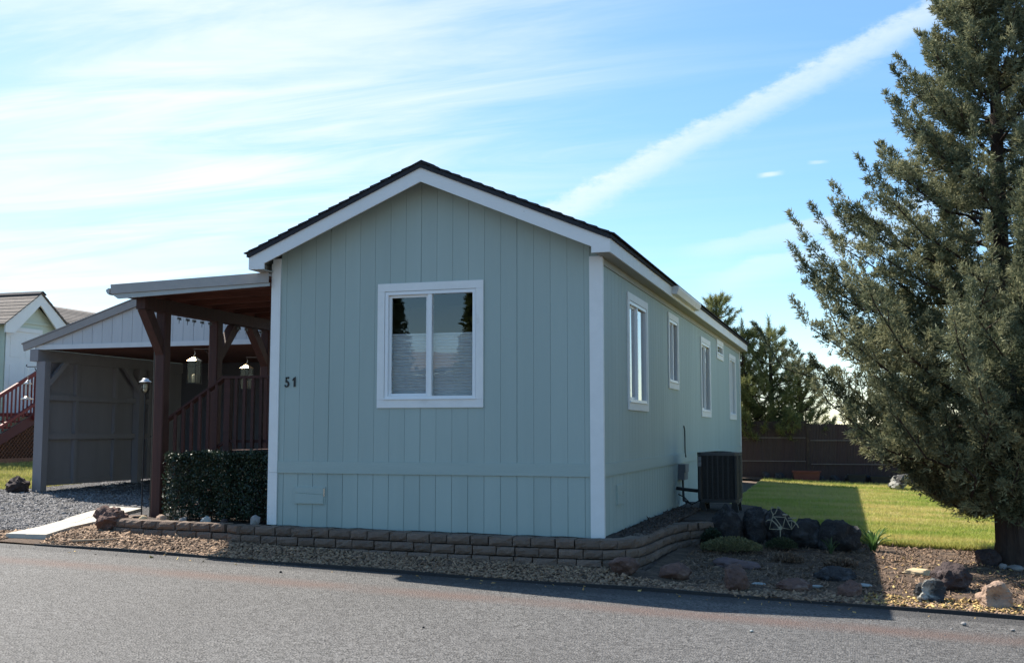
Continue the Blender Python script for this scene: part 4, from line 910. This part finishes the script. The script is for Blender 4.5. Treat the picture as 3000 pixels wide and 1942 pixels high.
# ------------------------------------------------------------------ deck, steps and railing
dk = empty('deck', (-4.85, 1.0, 0), 'dark red timber deck with steps and baluster railing behind the hedge', 'deck')
DZ = .93; RY = .97
for i in range(22):
    y = 1.0 + i * .14; b = MB(); b.box(-5.46, -4.27, y, y + .134, DZ - .035, DZ); b.part('deck_board', DECKWOOD, dk)
b = MB(); b.box(-5.46, -4.27, .955, .995, DZ - .20, DZ - .004); b.part('rim_joist', DECKWOOD, dk)
b = MB(); b.box(-5.50, -5.462, .955, 4.0, DZ - .20, DZ - .004); b.part('rim_joist', DECKWOOD, dk)
for x in (-5.42, -4.6):
    for y in (1.1, 3.8): b = MB(); b.box(x - .05, x + .05, y - .05, y + .05, g1(x, y) - .02, DZ - .202); b.part('support_post', DECKWOOD, dk)
for i in range(4):
    x = -5.505 - .27 * (i + 1); z = DZ - .20 * (i + 1); b = MB(); b.box(x, x + .275, 1.03, 2.05 if i < 3 else 1.8, z - .035, z); b.part('tread', DECKWOOD, dk)
b = MB(); b.prism([(-5.505, 1.0, DZ - .04), (-5.505, 1.0, DZ - .33), (-6.62, 1.0, -.02), (-6.62, 1.0, .10)], (0, 0, 0), (0, .028, 0)); b.part('stringer', DECKWOOD, dk)
for x, z0, z1 in ((-5.44, DZ, 1.90), (-4.34, DZ, 1.87), (-6.52, g1(-6.5, 1) - .02, 1.22)):
    b = MB(); b.box(x - .045, x + .045, RY - .045 - .05, RY + .045 - .05, z0 - .15, z1); b.part('railing_post', DECKWOOD, dk)
b = MB(); b.box(-5.52, -4.27, RY - .12, RY + .03, 1.901, 1.935); b.part('handrail', DECKWOOD, dk)
b = MB(); b.box(-5.394, -4.386, RY - .07, RY - .03, DZ + .10, DZ + .14); b.part('bottom_rail', DECKWOOD, dk)
b = MB(); b.prism([(-5.50, 0, 1.895), (-6.60, 0, 1.20), (-6.60, 0, 1.235), (-5.50, 0, 1.93)][::-1], (0, RY + .02, 0), (0, RY - .11, 0)); b.part('handrail', DECKWOOD, dk)
b = MB(); b.prism([(-5.487, 0, 1.02), (-6.474, 0, .395), (-6.474, 0, .435), (-5.487, 0, 1.06)][::-1], (0, RY - .03, 0), (0, RY - .07, 0)); b.part('bottom_rail', DECKWOOD, dk)
for i in range(8):
    x = -5.29 + i * .128; b = MB(); b.box(x - .02, x + .02, RY - .115, RY - .0705, DZ + .02, 1.90); b.part('baluster', DECKWOOD, dk)
for i in range(7):
    x = -5.60 - i * .13; dz = (x + 5.5) * .633; b = MB(); b.box(x - .02, x + .02, RY - .105, RY - .0705, 1.0 + dz, 1.895 + dz); b.part('baluster', DECKWOOD, dk)

# ------------------------------------------------------------------ path lamp on a pole
lp = empty('pole_lantern', (-7.24, 1.55, g1(-7.24, 1.55)), 'slim black pole light with a caged glass lamp beside the front red post', 'pole light')
lx, ly = -7.24, 1.55; lz = 1.90
b = MB(); b.tube([(lx, ly, g1(lx, ly) - .05), (lx, ly, 1.70)], .010, 8); b.part('pole', BLACKPL, lp)
b = MB(); b.lathe((lx, ly, lz), [(.095, 0), (.088, .012), (.055, .03), (.05, .05), (.015, .062)], 20); b.part('hood', STEEL, lp, True)
b = MB(); b.lathe((lx, ly, lz - .15), [(.012, 0), (.04, .012), (.058, .05), (.062, .148)], 18); b.part('globe', LAMPGLASS, lp, True)
b = MB(); b.lathe((lx, ly, lz - .14), [(.01, 0), (.03, .03), (.03, .12)], 12); b.part('bulb', FROST, lp, True)
b = MB()
for a in range(6): c, s_ = math.cos(a * 1.047), math.sin(a * 1.047); b.tube([(lx + .066 * c, ly + .066 * s_, lz - .001), (lx + .064 * c, ly + .064 * s_, lz - .10), (lx + .03 * c, ly + .03 * s_, lz - .158), (lx, ly, lz - .166)], .0035, 5)
b.tube([(lx + .066 * math.cos(a), ly + .066 * math.sin(a), lz - .09) for a in np.linspace(0, 2 * math.pi, 21)], .0035, 5, cap=False); b.tube([(lx, ly, lz - .166), (lx, ly, 1.70)], .012, 8); b.part('cage', DARKMETAL, lp)

# ------------------------------------------------------------------ carport
cp = empty('carport', (-8.65, 6.3, .1), 'taupe open carport with a pale boarded gable left of the patio', 'carport')
CY0, CY1, CXL, CXR, CXM = 4.20, 8.70, -11.78, -5.52, -8.65
def cz(x): return 3.745 - .312 * abs(x - CXM)
n = int((CXR - CXL - .7) / .21)
xs = [CXL + .42 + i * .21 for i in range(n + 1)]
for a, c in zip(xs, xs[1:]):
    a2, c2 = a + .003, c - .003; b = MB(); pts = [(a2, CY0, 2.752), (c2, CY0, 2.752), (c2, CY0, cz(c2) - .13)] + ([(CXM, CY0, cz(CXM) - .13)] if a2 < CXM < c2 else []) + [(a2, CY0, cz(a2) - .13)]
    b.prism(pts[::-1], (0, .0, 0), (0, .02, 0)); b.part('gable_board', PALEGREY, cp)
b = MB(); b.prism([(CXL + .3, CY0, 2.70), (CXR - .3, CY0, 2.70), (CXM, CY0, 3.6)][::-1], (0, .021, 0), (0, .04, 0)); b.part('gable_backing', PALEGREY, cp)
b = MB(); b.box(CXL + .25, CXR - .25, CY0 - .02, CY0 - .001, 2.665, 2.75); b.part('gable_trim', mat('gable_white', (.66, .65, .65), (.6, .6, .6), 5, .6), cp)
for s in (-1, 1):
    X = lambda t: CXM + s * t
    b = MB(); P = [(X(0), 0, 3.745), (X(3.13), 0, 3.745 - .312 * 3.13), (X(3.10), 0, 3.745 - .312 * 3.10 - .135), (X(0), 0, 3.61)]
    b.prism(P[::-1 if s > 0 else 1][::-1], (0, CY0 - .06, 0), (0, CY0 - .022, 0)); b.part('rake_trim', TAUPE_METAL, cp)
    b = MB(); P = [(X(0), 0, 3.75), (X(3.15), 0, 3.75 - .312 * 3.15), (X(3.15), 0, 3.77 - .312 * 3.15), (X(0), 0, 3.77)]
    b.prism(P[::-1 if s < 0 else 1][::-1], (0, CY0 - .07, 0), (0, CY1 + .1, 0)); b.part('roof_sheet', TAUPE_METAL, cp)
for i in range(10):
    x = CXL + .36 + i * .556; b = MB(); b.box(x, x + .55, CY0 + .042, CY1 - .02, 2.672, 2.69); b.part('ceiling_board', REDWOODX, cp)
LX = -11.42
def tb(name, *q, m=TAUPE): b = MB(); b.box(*q); return b.part(name, m, cp)
tb('side_beam', LX - .20, LX - .02, CY0 - .04, CY1, 2.455, 2.6715)
tb('post', LX - .08, LX + .11, CY0 - .0, CY0 + .15, g1(LX, CY0) - .05, 2.453)
tb('side_wall', LX - .085, LX - .05, CY0 + .152, CY1, .19, 2.453)
for y in (5.20, 6.36, 7.45): tb('stud', LX - .049, LX + .02, y - .03, y + .05, .20, 1.03); tb('stud', LX - .049, LX + .02, y - .03, y + .05, 1.136, 1.75); tb('stud', LX - .049, LX + .02, y - .03, y + .05, 1.856, 2.45)
for z in (1.034, 1.752): tb('girt', LX - .049, LX + .03, CY0 + .152, 6.98, z, z + .10)
tb('post', LX - .04, LX + .11, 6.985, 7.12, g1(LX, 7) - .05, 2.453)
tb('skirt_board', LX - .049, LX - .02, CY0 + .152, 6.98, .19, .30)
for s, y in ((1, CY0 + .152), (-1, 6.983)):
    b = MB(); P = [(LX, y, 1.98), (LX, y, 2.12), (LX, y + s * .36, 2.452), (LX, y + s * .50, 2.452)]; b.prism(P if s < 0 else P[::-1], (.035, 0, 0), (.10, 0, 0)); b.part('brace', TAUPE, cp)
tb('back_wall', LX - .05, CXR - .2, CY1 - .018, CY1 + .02, .15, 2.95, m=mat('shed_wall_paint', (.12, .12, .14), (.10, .10, .12), 4, .8))
tb('post', CXR - .35, CXR - .20, CY0 + .0, CY0 + .15, g1(CXR, CY0) - .05, 2.66); tb('post', CXR - .35, CXR - .20, 6.9, 7.05, g1(CXR, 7) - .05, 2.67)
# feeder lantern on the carport post
fl = empty('hanging_lamp', (-11.66, 4.12, 1.75), 'small clear glass lamp hanging outside the left carport post', 'lamp')
hx, hy = -11.70, 4.22
b = MB(); b.tube([(LX - .082, 4.27, 2.36), (hx - .02, hy, 2.36), (hx - .05, hy, 2.38), (hx - .03, hy, 2.40)], .009, 6); b.tube([(LX - .082, 4.27, 2.18), (LX - .16, 4.25, 2.34)], .008, 6); b.part('bracket', DARKMETAL, fl)
b = MB(); b.tube([(hx, hy, 2.35), (hx, hy, 2.12)], .003, 5); b.part('wire', STEEL, fl)
b = MB(); b.lathe((hx, hy, 2.04), [(.085, 0), (.05, .03), (.02, .07), (.008, .08)], 16); b.part('cap', STEEL, fl, True)
b = MB(); b.lathe((hx, hy, 1.82), [(.048, 0), (.05, .1), (.048, .218)], 16); b.part('cylinder', LAMPGLASS, fl, True)
b = MB(); b.lathe((hx, hy, 1.76), [(.11, 0), (.115, .012), (.06, .03), (.05, .058)], 18); b.part('base', STEEL, fl, True)

# ------------------------------------------------------------------ neighbour's house at left
nb = empty('neighbour_house', (-19.5, 13, .4), 'pale mint house with white gable trim and brown shingle roof at far left', 'house')
NX, NYc, NH = -17.0, 10.36, .4
def np_(name, m, root=nb): return None
b = MB(); b.box(-20.5, NX, 9.42, 11.30, .3, 3.78); b.prism([(NX, 9.42, 3.78), (NX, 11.30, 3.78), (NX, NYc, 4.42)], (0, 0, 0), (-3.5, 0, 0)); b.part('wall', NGREEN, nb)
b = MB(); b.box(-23, -17.6, 11.305, 22, .3, 3.75); b.part('wall', NGREEN, nb)
b = MB(); b.box(-23, -17.9, 5, 9.41, .3, 3.75); b.part('wall', NGREEN, nb)
def nz_(y): return 4.64 - .72 * abs(y - NYc)
for s in (-1, 1):
    Yf = lambda t: NYc + s * t
    b = MB(); P = [(0, Yf(0), 4.62), (0, Yf(1.16), 4.62 - .72 * 1.16), (0, Yf(1.16), 4.62 - .72 * 1.16 - .22), (0, Yf(.86), 4.62 - .72 * 1.16 - .22), (0, Yf(0), 4.34)]
    b.prism(P if s > 0 else P[::-1], (-16.78, 0, 0), (-16.82, 0, 0)); b.part('rake_board', NWHITE, nb)
    for i in range(9):
        t0, t1 = i * .138, min(i * .138 + .24, 1.26); b = MB(); P = [(0, Yf(t0), 4.635 - .72 * t0), (0, Yf(t1), 4.635 - .72 * t1 + .02), (0, Yf(t1), 4.655 - .72 * t1 + .02), (0, Yf(t0), 4.655 - .72 * t0)]
        b.prism(P if s < 0 else P[::-1], (-16.74, 0, 0), (-21.5, 0, 0)); b.part('shingle_course', NROOF, nb)
b = MB(); b.prism([(0, NYc - .12, 4.60), (0, NYc, 4.675), (0, NYc + .12, 4.60), (0, NYc + .12, 4.625), (0, NYc, 4.70), (0, NYc - .12, 4.625)], (-16.72, 0, 0), (-21.5, 0, 0)); b.part('ridge_cap', SHINGLE, nb)
for i in range(14):
    t0, t1 = i * .16, min(i * .16 + .28, 2.2)
    for s in (-1, 1):
        b = MB(); P = [(-19.2 + s * t0, 0, 4.74 - .40 * t0), (-19.2 + s * t1, 0, 4.76 - .40 * t1), (-19.2 + s * t1, 0, 4.78 - .40 * t1), (-19.2 + s * t0, 0, 4.76 - .40 * t0)]
        b.prism(P if s > 0 else P[::-1], (0, 12.3, 0), (0, 22.4, 0)); b.part('shingle_course', NROOF, nb)
for i in range(11):
    t0, t1 = i * .16, min(i * .16 + .28, 2.2); b = MB(); P = [(-20.2 + t0, 0, 4.50 - .40 * t0), (-20.2 + t1, 0, 4.52 - .40 * t1), (-20.2 + t1, 0, 4.54 - .40 * t1), (-20.2 + t0, 0, 4.52 - .40 * t0)]; b.prism(P, (0, 4.8, 0), (0, 9.0, 0)); b.part('shingle_course', NROOF, nb)
b = MB(); b.box(NX + .002, NX + .03, 9.47, 10.63, 1.40, 3.70); dr_ = b.part('door', NWHITE, nb)
b = MB(); b.box(NX + .031, NX + .05, 9.42, 9.50, 1.40, 3.74); b.part('door_casing', NWHITE, dr_)
b = MB(); b.box(NX + .031, NX + .05, 10.58, 10.66, 1.40, 3.74); b.part('door_casing', NWHITE, dr_)
b = MB(); b.box(NX + .031, NX + .05, 9.501, 10.579, 3.64, 3.74); b.part('door_casing', NWHITE, dr_)
for z in (1.6, 2.3, 3.0):
    for y in (9.58, 10.1): b = MB(); b.box(NX + .031, NX + .038, y, y + .40, z, z + .5); b.part('door_panel', NWHITE, dr_)
b = MB(); b.lathe((NX + .06, 10.5, 2.3), [(.03, 0), (.04, .02), (.03, .05)], 10); b.part('door_knob', DARKMETAL, dr_, True)
b = MB(); b.box(NX + .001, NX + .03, 9.6, 11.1, 3.86, 3.92); b.part('gable_batten', NGREEN, nb)
# its stoop
st = empty('entry_stoop', (-16.4, 9.6, .4), 'red-railed entry steps with brown lattice skirt at the neighbouring house', 'stoop')
SX = -15.85
b = MB(); b.box(NX + .06, SX, 9.25, 11.2, 1.54, 1.62); b.part('landing', NRED, st)
for i in range(7):
    y = 9.25 - .30 * (i + 1); z = 1.58 - .15 * (i + 1); b = MB(); b.box(NX + .1, SX - .04, y, y + .298, z - .04, z); b.part('tread', NRED, st)
b = MB(); b.prism([(SX, 9.25, 1.62), (SX, 9.25, 1.36), (SX, 7.0, .34), (SX, 7.0, .56)][::-1], (0, 0, 0), (-.035, 0, 0)); b.part('stringer', mat('dark_red_paint', (.09, .018, .018), rough=.6), st)
for y, zt in ((9.20, 2.60), (7.05, 1.50), (11.1, 2.62)): b = MB(); b.box(SX + .001, SX + .09, y - .045, y + .045, zt - 1.15, zt); b.part('railing_post', NRED, st)
for a, c, za, zc_ in ((7.0, 9.24, 1.42, 2.55), (9.26, 11.2, 2.55, 2.55)):
    for dz, w in ((0, .09), (-.72, .07)):
        b = MB(); b.prism([(SX + .02, a, za + dz), (SX + .02, c, zc_ + dz), (SX + .02, c, zc_ + dz + w), (SX + .02, a, za + dz + w)], (0, 0, 0), (.06, 0, 0)); b.part('rail', NRED, st)
for i in range(16):
    y = 7.2 + i * .125; z = 1.42 + (y - 7.0) * .504; b = MB(); b.box(SX + .0195, SX - .0 + .0005, y - .02, y + .02, z - .85, z + .03); b.part('baluster', NRED, st)
for i in range(13): y = 9.35 + i * .125; b = MB(); b.box(SX + .0005, SX + .0195, y - .02, y + .02, 1.63, 2.6); b.part('baluster', NRED, st)
b = MB()
def lat_top(y): return 1.53 if y > 9.25 else 1.34 - (9.25 - y) * .453
for i in range(52):
    y = 5.9 + i * .11
    for s_ in (-1, 1):
        p0 = Vector((SX - .060 + (.008 if s_ > 0 else 0), y, .30)); p1 = p0 + Vector((0, s_ * 1.25, 1.25)); pts = [q for q in (p0.lerp(p1, k / 30) for k in range(31)) if 6.95 < q.y < 11.1 and q.z < lat_top(q.y)]
        if len(pts) > 1: b.bar(pts[0], pts[-1], .006, .036, (1, 0, 0))
tag(b.part('lattice', NLAT, st), kind='stuff')
b = MB(); b.box(SX - .045, SX - .036, 6.95, 11.1, .30, .56); b.part('lattice_frame', NLAT, st)
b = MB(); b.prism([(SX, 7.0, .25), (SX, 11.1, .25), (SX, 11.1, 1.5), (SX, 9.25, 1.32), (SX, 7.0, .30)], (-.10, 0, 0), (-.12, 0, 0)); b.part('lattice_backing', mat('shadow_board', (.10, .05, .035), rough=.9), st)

# ------------------------------------------------------------------ reed fence and things along the lawn's far edge
FY = 17.0
def fence(x0, x1, n):
    t = empty('reed_fence', ((x0 + x1) / 2, FY, g1((x0 + x1) / 2, FY)), 'brown reed screen fence behind the far edge of the lawn', 'fence')
    w = (x1 - x0) / n
    for i in range(n):
        a = x0 + i * w; zb, zt = g1(a, FY) - .03, 1.46 + .02 * math.sin(i * 3) - .03 * (a + w / 2)
        V = []; F = []; k = int(w / .02); r = random.Random(i)
        for j in range(k + 1):
            x = a + .03 + (w - .06) * j / k; d = .008 * (j % 2) + r.uniform(0, .006); zz = zt + r.uniform(-.03, .01); V += [(x, FY + d, zb), (x, FY + d, zz), (x, FY + .03, zb), (x, FY + .03, zz)]
        for j in range(k): o = 4 * j; F += [(o, o + 4, o + 5, o + 1), (o + 6, o + 2, o + 3, o + 7), (o + 1, o + 5, o + 7, o + 3)]
        b = MB(); b.add(V, F); b.part('reed_panel', REED, t)
        for z in (.42, 1.02): b = MB(); b.box(a + .06, a + w - .06, FY - .03, FY - .004, zb + z, zb + z + .022); b.part('rail', REEDRAIL, t)
        b = MB(); b.box(a - .035, a + .029, FY - .01, FY + .06, zb - .05, zt + .02); b.part('post', PINEBARK, t)
fence(-3.0, 15.3, 8)
def trough(name, label, x, y, w, d, h, m):
    z = g1(x, y); t = empty(name, (x, y, z), label, 'planter'); b = MB(); f = .88
    o = [(x - w * f / 2, y - d * f / 2, z), (x + w * f / 2, y - d * f / 2, z), (x + w * f / 2, y + d * f / 2, z), (x - w * f / 2, y + d * f / 2, z), (x - w / 2, y - d / 2, z + h), (x + w / 2, y - d / 2, z + h), (x + w / 2, y + d / 2, z + h), (x - w / 2, y + d / 2, z + h)]
    b.add(o, [(3, 2, 1, 0), (0, 1, 5, 4), (1, 2, 6, 5), (2, 3, 7, 6), (3, 0, 4, 7)]); b.part('trough', m, t)
    b = MB()
    for q in ((x - w / 2 - .02, x + w / 2 + .02, y - d / 2 - .02, y - d / 2 + .015), (x - w / 2 - .02, x + w / 2 + .02, y + d / 2 - .015, y + d / 2 + .02), (x - w / 2 - .02, x - w / 2 + .015, y - d / 2 + .015, y + d / 2 - .015), (x + w / 2 - .015, x + w / 2 + .02, y - d / 2 + .015, y + d / 2 - .015)): b.box(*q, z + h - .03, z + h + .004)
    b.part('rim', m, t); b = MB(); b.box(x - w / 2 + .02, x + w / 2 - .02, y - d / 2 + .02, y + d / 2 - .02, z + h - .05, z + h - .04); b.part('soil', SOILDARK, t)
trough('planter_box', 'long terracotta planter box standing against the reed fence', 1.55, 16.3, .66, .28, .26, TERRA)
trough('planter_box', 'left dark planter box against the fence', 2.75, 16.3, .42, .28, .22, BLACKPL)
trough('planter_box', 'right dark planter box against the fence', 3.3, 16.35, .45, .28, .2, BLACKPL)
for i in range(9):
    x = .5 + i * .42 + random.uniform(-.1, .1); rock('edge_stone', ['first', 'second', 'third', 'fourth', 'fifth', 'sixth', 'seventh', 'eighth', 'ninth'][i] + ' small dark stone from the house in the row before the fence', x, 16.5 + random.uniform(-.05, .05), .16, .12, .12, 200 + i, LAVA, rough=.25, group='stones edging the far lawn', cat='stone', sub=3)
strip('fence_bed', np.linspace(-1, 15, 40), 16.2, 17.2, 6, .022, SOILDARK)
# ------------------------------------------------------------------ trees
def sprays(P, D, L, W, r, k=5, curl=.5):
    """P origins, D outward directions: k little blades each"""
    n = len(P); out = []
    for j in range(k):
        d = D + r.normal(0, curl, (n, 3)); d /= np.linalg.norm(d, axis=1)[:, None]
        s = np.cross(d, r.normal(0, 1, (n, 3))); s /= np.linalg.norm(s, axis=1)[:, None] + 1e-9
        l = (L * r.uniform(.55, 1.25, n))[:, None]; w = (W * r.uniform(.7, 1.3, n))[:, None]
        o = P + r.normal(0, .012, (n, 3)); out.append(np.stack([o - s * w * .4, o + d * l * .45 + s * w, o + d * l, o + d * l * .45 - s * w], 1))
    return np.concatenate(out).reshape(-1, 3)
def tri_sprays(P, D, L, W, r, k, curl):
    n = len(P); out = []
    for j in range(k):
        d = D + r.normal(0, curl, (n, 3)); d /= np.linalg.norm(d, axis=1)[:, None]
        s = np.cross(d, r.normal(0, 1, (n, 3))); s /= np.linalg.norm(s, axis=1)[:, None] + 1e-9
        l = (L * r.uniform(.55, 1.25, n))[:, None]; w = (W * r.uniform(.7, 1.3, n))[:, None]
        o = P + r.normal(0, .014, (n, 3)); out.append(np.stack([o - s * w, o + s * w, o + d * l], 1))
    return np.concatenate(out).reshape(-1, 3)
def limb(b, pts, r0, r1, n=6): b.tube(pts, [r0 + (r1 - r0) * i / (len(pts) - 1) for i in range(len(pts))], n)
def juniper(x, y, H=8.6):
    r = np.random.default_rng(21); rr = random.Random(21); z0 = g1(x, y)
    t = empty('juniper_tree', (x, y, z0), 'tall grey-green juniper with a dark trunk filling the right side', 'tree')
    # trunk with flared, ribbed base
    b = MB(); n = 18; rings = [(z0 - .1, .27), (z0 + .05, .225), (z0 + .25, .19), (z0 + .8, .168), (z0 + 1.6, .15), (z0 + 3, .12), (z0 + 4.6, .085), (z0 + 6.4, .05), (z0 + 8.2, .02)]
    for zi, (zz, ra) in enumerate(rings):
        for k in range(n):
            a = 2 * math.pi * k / n; q = ra * (1 + .11 * math.sin(a * 5 + zi * .4) + .05 * math.sin(a * 9 + 1)); b.v.append((x + q * math.cos(a) + .03 * math.sin(zi * 1.1), y + q * math.sin(a), zz))
    for i in range(len(rings) - 1):
        for k in range(n): b.f.append((i * n + k, i * n + (k + 1) % n, (i + 1) * n + (k + 1) % n, (i + 1) * n + k))
    b.part('trunk', JUNBARK, t, True)
    prof = [(.3, .4), (.6, .6), (.9, .95), (1.2, 1.4), (1.6, 2.05), (2.1, 2.7), (2.8, 2.9), (3.5, 2.55), (4.2, 2.1), (4.9, 1.75), (5.5, 1.42), (6.1, 1.1), (6.7, .8), (7.4, .55), (8.1, .25)]
    zs, rs = zip(*prof)
    P = []; D = []; S = []; lb = MB()
    nb_ = 205
    for i in range(nb_):
        tz = .55 + 7.8 * ((i + .5) / nb_) ** 1.15; az = i * 2.39996 + r.normal(0, .25)
        R = np.interp(tz, zs, rs) * (.52 + .46 * r.uniform() ** .55)
        c, s = math.cos(az), math.sin(az); zb = max(.70, tz - (.34 + .26 * r.uniform()) * R - .05)
        p0 = Vector((x + .08 * c, y + .08 * s, z0 + zb)); tip = Vector((x + R * c, y + R * s, z0 + tz))
        sag = -.10 * R if tz < 2.5 else -.06 * R
        pts = [p0.lerp(tip, f) + Vector((0, 0, sag * math.sin(math.pi * f))) + Vector((r.normal(0, .045 * R), r.normal(0, .045 * R), r.normal(0, .045 * R))) * (f > 0) * (f < 1) for f in (0, .25, .5, .75, 1)]
        limb(lb, pts, .036 - .003 * tz, .006, 6)
        npl = int(5 + 7.5 * R); shade = r.uniform(0, 1)
        for k in range(npl):
            f = .22 + .78 * (k + r.uniform()) / npl; seg = min(int(f * 4), 3); q = pts[seg].lerp(pts[seg + 1], f * 4 - seg)
            outd = Vector((c, s, 0)); side = Vector((-s, c, 0)); sg = 1 if k % 2 else -1
            d = (outd * r.uniform(.1, .9) + side * sg * r.uniform(.1, 1.1) + Vector((0, 0, r.uniform(.15, 1.25)))).normalized()
            L = r.uniform(.22, .55) * (1 - .25 * f) * (1.15 if tz < 4.5 else .95)
            if k == npl - 1: d = (outd * .6 + Vector((0, 0, 1.0))).normalized(); q = pts[4]; L *= 1.6
            m = int(L * 150)
            ff = r.uniform(0, 1, m) ** .8; rad_ = ((.155 if k < npl - 1 else .075) * (1 - ff) ** .8 + .008) * r.uniform(.2, 1, m); aa = r.uniform(0, 6.283, m)
            dv = np.array(d); e1 = np.cross(dv, [0, 0, 1.0]); e1 /= np.linalg.norm(e1) + 1e-6; e2 = np.cross(dv, e1)
            rv = np.cos(aa)[:, None] * e1 + np.sin(aa)[:, None] * e2
            P.append(np.array(q) + dv * (ff * L)[:, None] + rv * rad_[:, None]); D.append(dv * .9 + rv * .8 + np.array([0, 0, .15])); S.append(np.clip(.60 * r.uniform(0, 1) + .22 * shade + r.uniform(-.1, .35, m), 0, 1))
            if k % 3 == 0: limb(lb, [q, q + d * L * .6], .010, .003, 5)
    lb.part('limbs', JUNBARK, t)
    P = np.concatenate(P); D = np.concatenate(D); S = np.concatenate(S); D /= np.linalg.norm(D, axis=1)[:, None]
    K = 4; V = tri_sprays(P, D, .060, .0082, r, K, .5); n = len(V) // 3; tint = np.repeat(np.tile(S ** 1.5, K), 3)
    under(np_obj('crown', V, np.arange(3 * n).reshape(n, 3), JUNLEAF, tint=tint), t)
    print('juniper tris', n)
    return len(P)
juniper(4.55, 2.58)
def pine(x, y, H, R, seed, label, low=.4):
    r = np.random.default_rng(seed); z0 = g1(x, y); t = empty('pine_tree', (x, y, z0), label, 'tree', 'pines beyond the rear corner of the house')
    b = MB(); limb(b, [(x, y, z0 - .1), (x + .05, y, z0 + H * .4), (x, y, z0 + H * .97)], .13, .02, 9); b.part('trunk', PINEBARK, t)
    lb = MB(); P = []; D = []
    def tuft(q, d, n):
        q = np.array(q); d = np.array(d); f = r.uniform(-.5, 1, n)
        P.append(q + d * (f * .16)[:, None]); v = d * .7 + r.normal(0, .55, (n, 3)); D.append(v)
    lev = np.arange(low, H - .15, .31)
    for li, zz in enumerate(lev):
        f = zz / H; rad_ = R * (1 - f) ** .85 * (.9 + .2 * math.sin(li * 2.1)) + .22; nbr = 6 if f < .75 else 5
        for k in range(nbr):
            az = k * 6.283 / nbr + li * .7 + r.normal(0, .2); c, s = math.cos(az), math.sin(az); L = rad_ * r.uniform(.75, 1.1)
            p0 = Vector((x, y, z0 + zz)); p1 = p0 + Vector((c * L * .6, s * L * .6, L * .12)); p2 = p0 + Vector((c * L, s * L, L * .42)); limb(lb, [p0, p1, p2], .022, .008, 5)
            nt_ = max(4, int(L * 8))
            for j in range(nt_):
                g = .35 + .65 * (j + 1) / nt_; q = p0.lerp(p1, g / .6) if g < .6 else p1.lerp(p2, (g - .6) / .4)
                off = Vector((r.normal(0, .10), r.normal(0, .10), abs(r.normal(0, .09)))) * (1 if j < nt_ - 1 else 0)
                d = Vector((c * .7 + off.x * 4, s * .7 + off.y * 4, .9)).normalized(); 
                tuft(q + off, d, 75)
    for k in range(5): tuft((x, y, z0 + H - .12 * k), (0, 0, 1), 50)
    lb.part('limbs', PINEBARK, t)
    P = np.concatenate(P); D = np.concatenate(D); D /= np.linalg.norm(D, axis=1)[:, None]
    V = tri_sprays(P, D, .16, .007, r, 1, .05); n = len(V) // 3
    under(np_obj('crown', V, np.arange(3 * n).reshape(n, 3), PINELEAF, tint=np.repeat(r.beta(1.2, 2.2, n), 3)), t)
pine(-.80, 17.75, 4.7, 1.25, 3, 'tallest pine, its top rising behind the eave of the house', .8)
pine(-.10, 17.6, 4.0, 1.1, 9, 'pine between the tallest one and the one right of the eave', .8)
pine(.60, 17.6, 4.05, 1.3, 4, 'pine just right of the rear roof corner, second tallest in view', .8)
pine(1.35, 17.7, 2.95, 1.1, 5, 'short dark pine standing nearest the juniper', .8)
# houses and trees across the road, met only as reflections in the front window
ah = empty('house_across_road', (-14, -33, 0), 'pale house reflected in the front window', 'house')
AW = mat('cream_siding', (.68, .63, .48), (.62, .57, .43), 2, .8)
b = MB(); b.box(-21, -8, -37, -31, -1.0, 3.6); b.part('wall', AW, ah)
b = MB(); b.prism([(-22, -30.6, 3.6), (-7.4, -30.6, 3.6), (-7.4, -34, 4.6), (-22, -34, 4.6)], (0, 0, 0), (0, 0, .15)); b.part('roof', NROOF, ah)
b = MB(); b.box(-15.2, -14.0, -31, -30.96, .9, 2.1); b.part('window', GLASS, ah)
def conifer(x, y, H, R, seed, label):
    r = np.random.default_rng(seed); z0 = g1(x, y); t = empty('conifer', (x, y, z0), label, 'tree', 'conifers reflected in the front window')
    b = MB(); limb(b, [(x, y, z0 - .1), (x, y, z0 + H)], .16, .02, 8); b.part('trunk', PINEBARK, t)
    n = 9000; f = r.uniform(0, 1, n) ** .7; a = r.uniform(0, 6.283, n); q = R * (1 - f) * (.55 + .45 * np.sin(a * 5 + f * 30) ** 2) * np.sqrt(r.uniform(.1, 1, n)); P = np.stack([x + q * np.cos(a), y + q * np.sin(a), z0 + .6 + f * (H - .5)], -1); D = np.stack([np.cos(a), np.sin(a), np.full(n, -.1)], -1)
    V = sprays(P, D, .28, .05, r, 2, .3); m = len(V) // 4; under(np_obj('crown', V, np.arange(4 * m).reshape(m, 4), PINELEAF, tint=np.zeros(4 * m)), t)
conifer(-15.9, -29, 9.5, 2.2, 1, 'tall dark conifer reflected at the left of the front window')
conifer(-11.7, -29.5, 9.0, 1.5, 2, 'tall dark conifer reflected at the right of the front window')
conifer(-14.6, -40, 6.5, 1.3, 3, 'small conifer reflected in the middle of the front window')
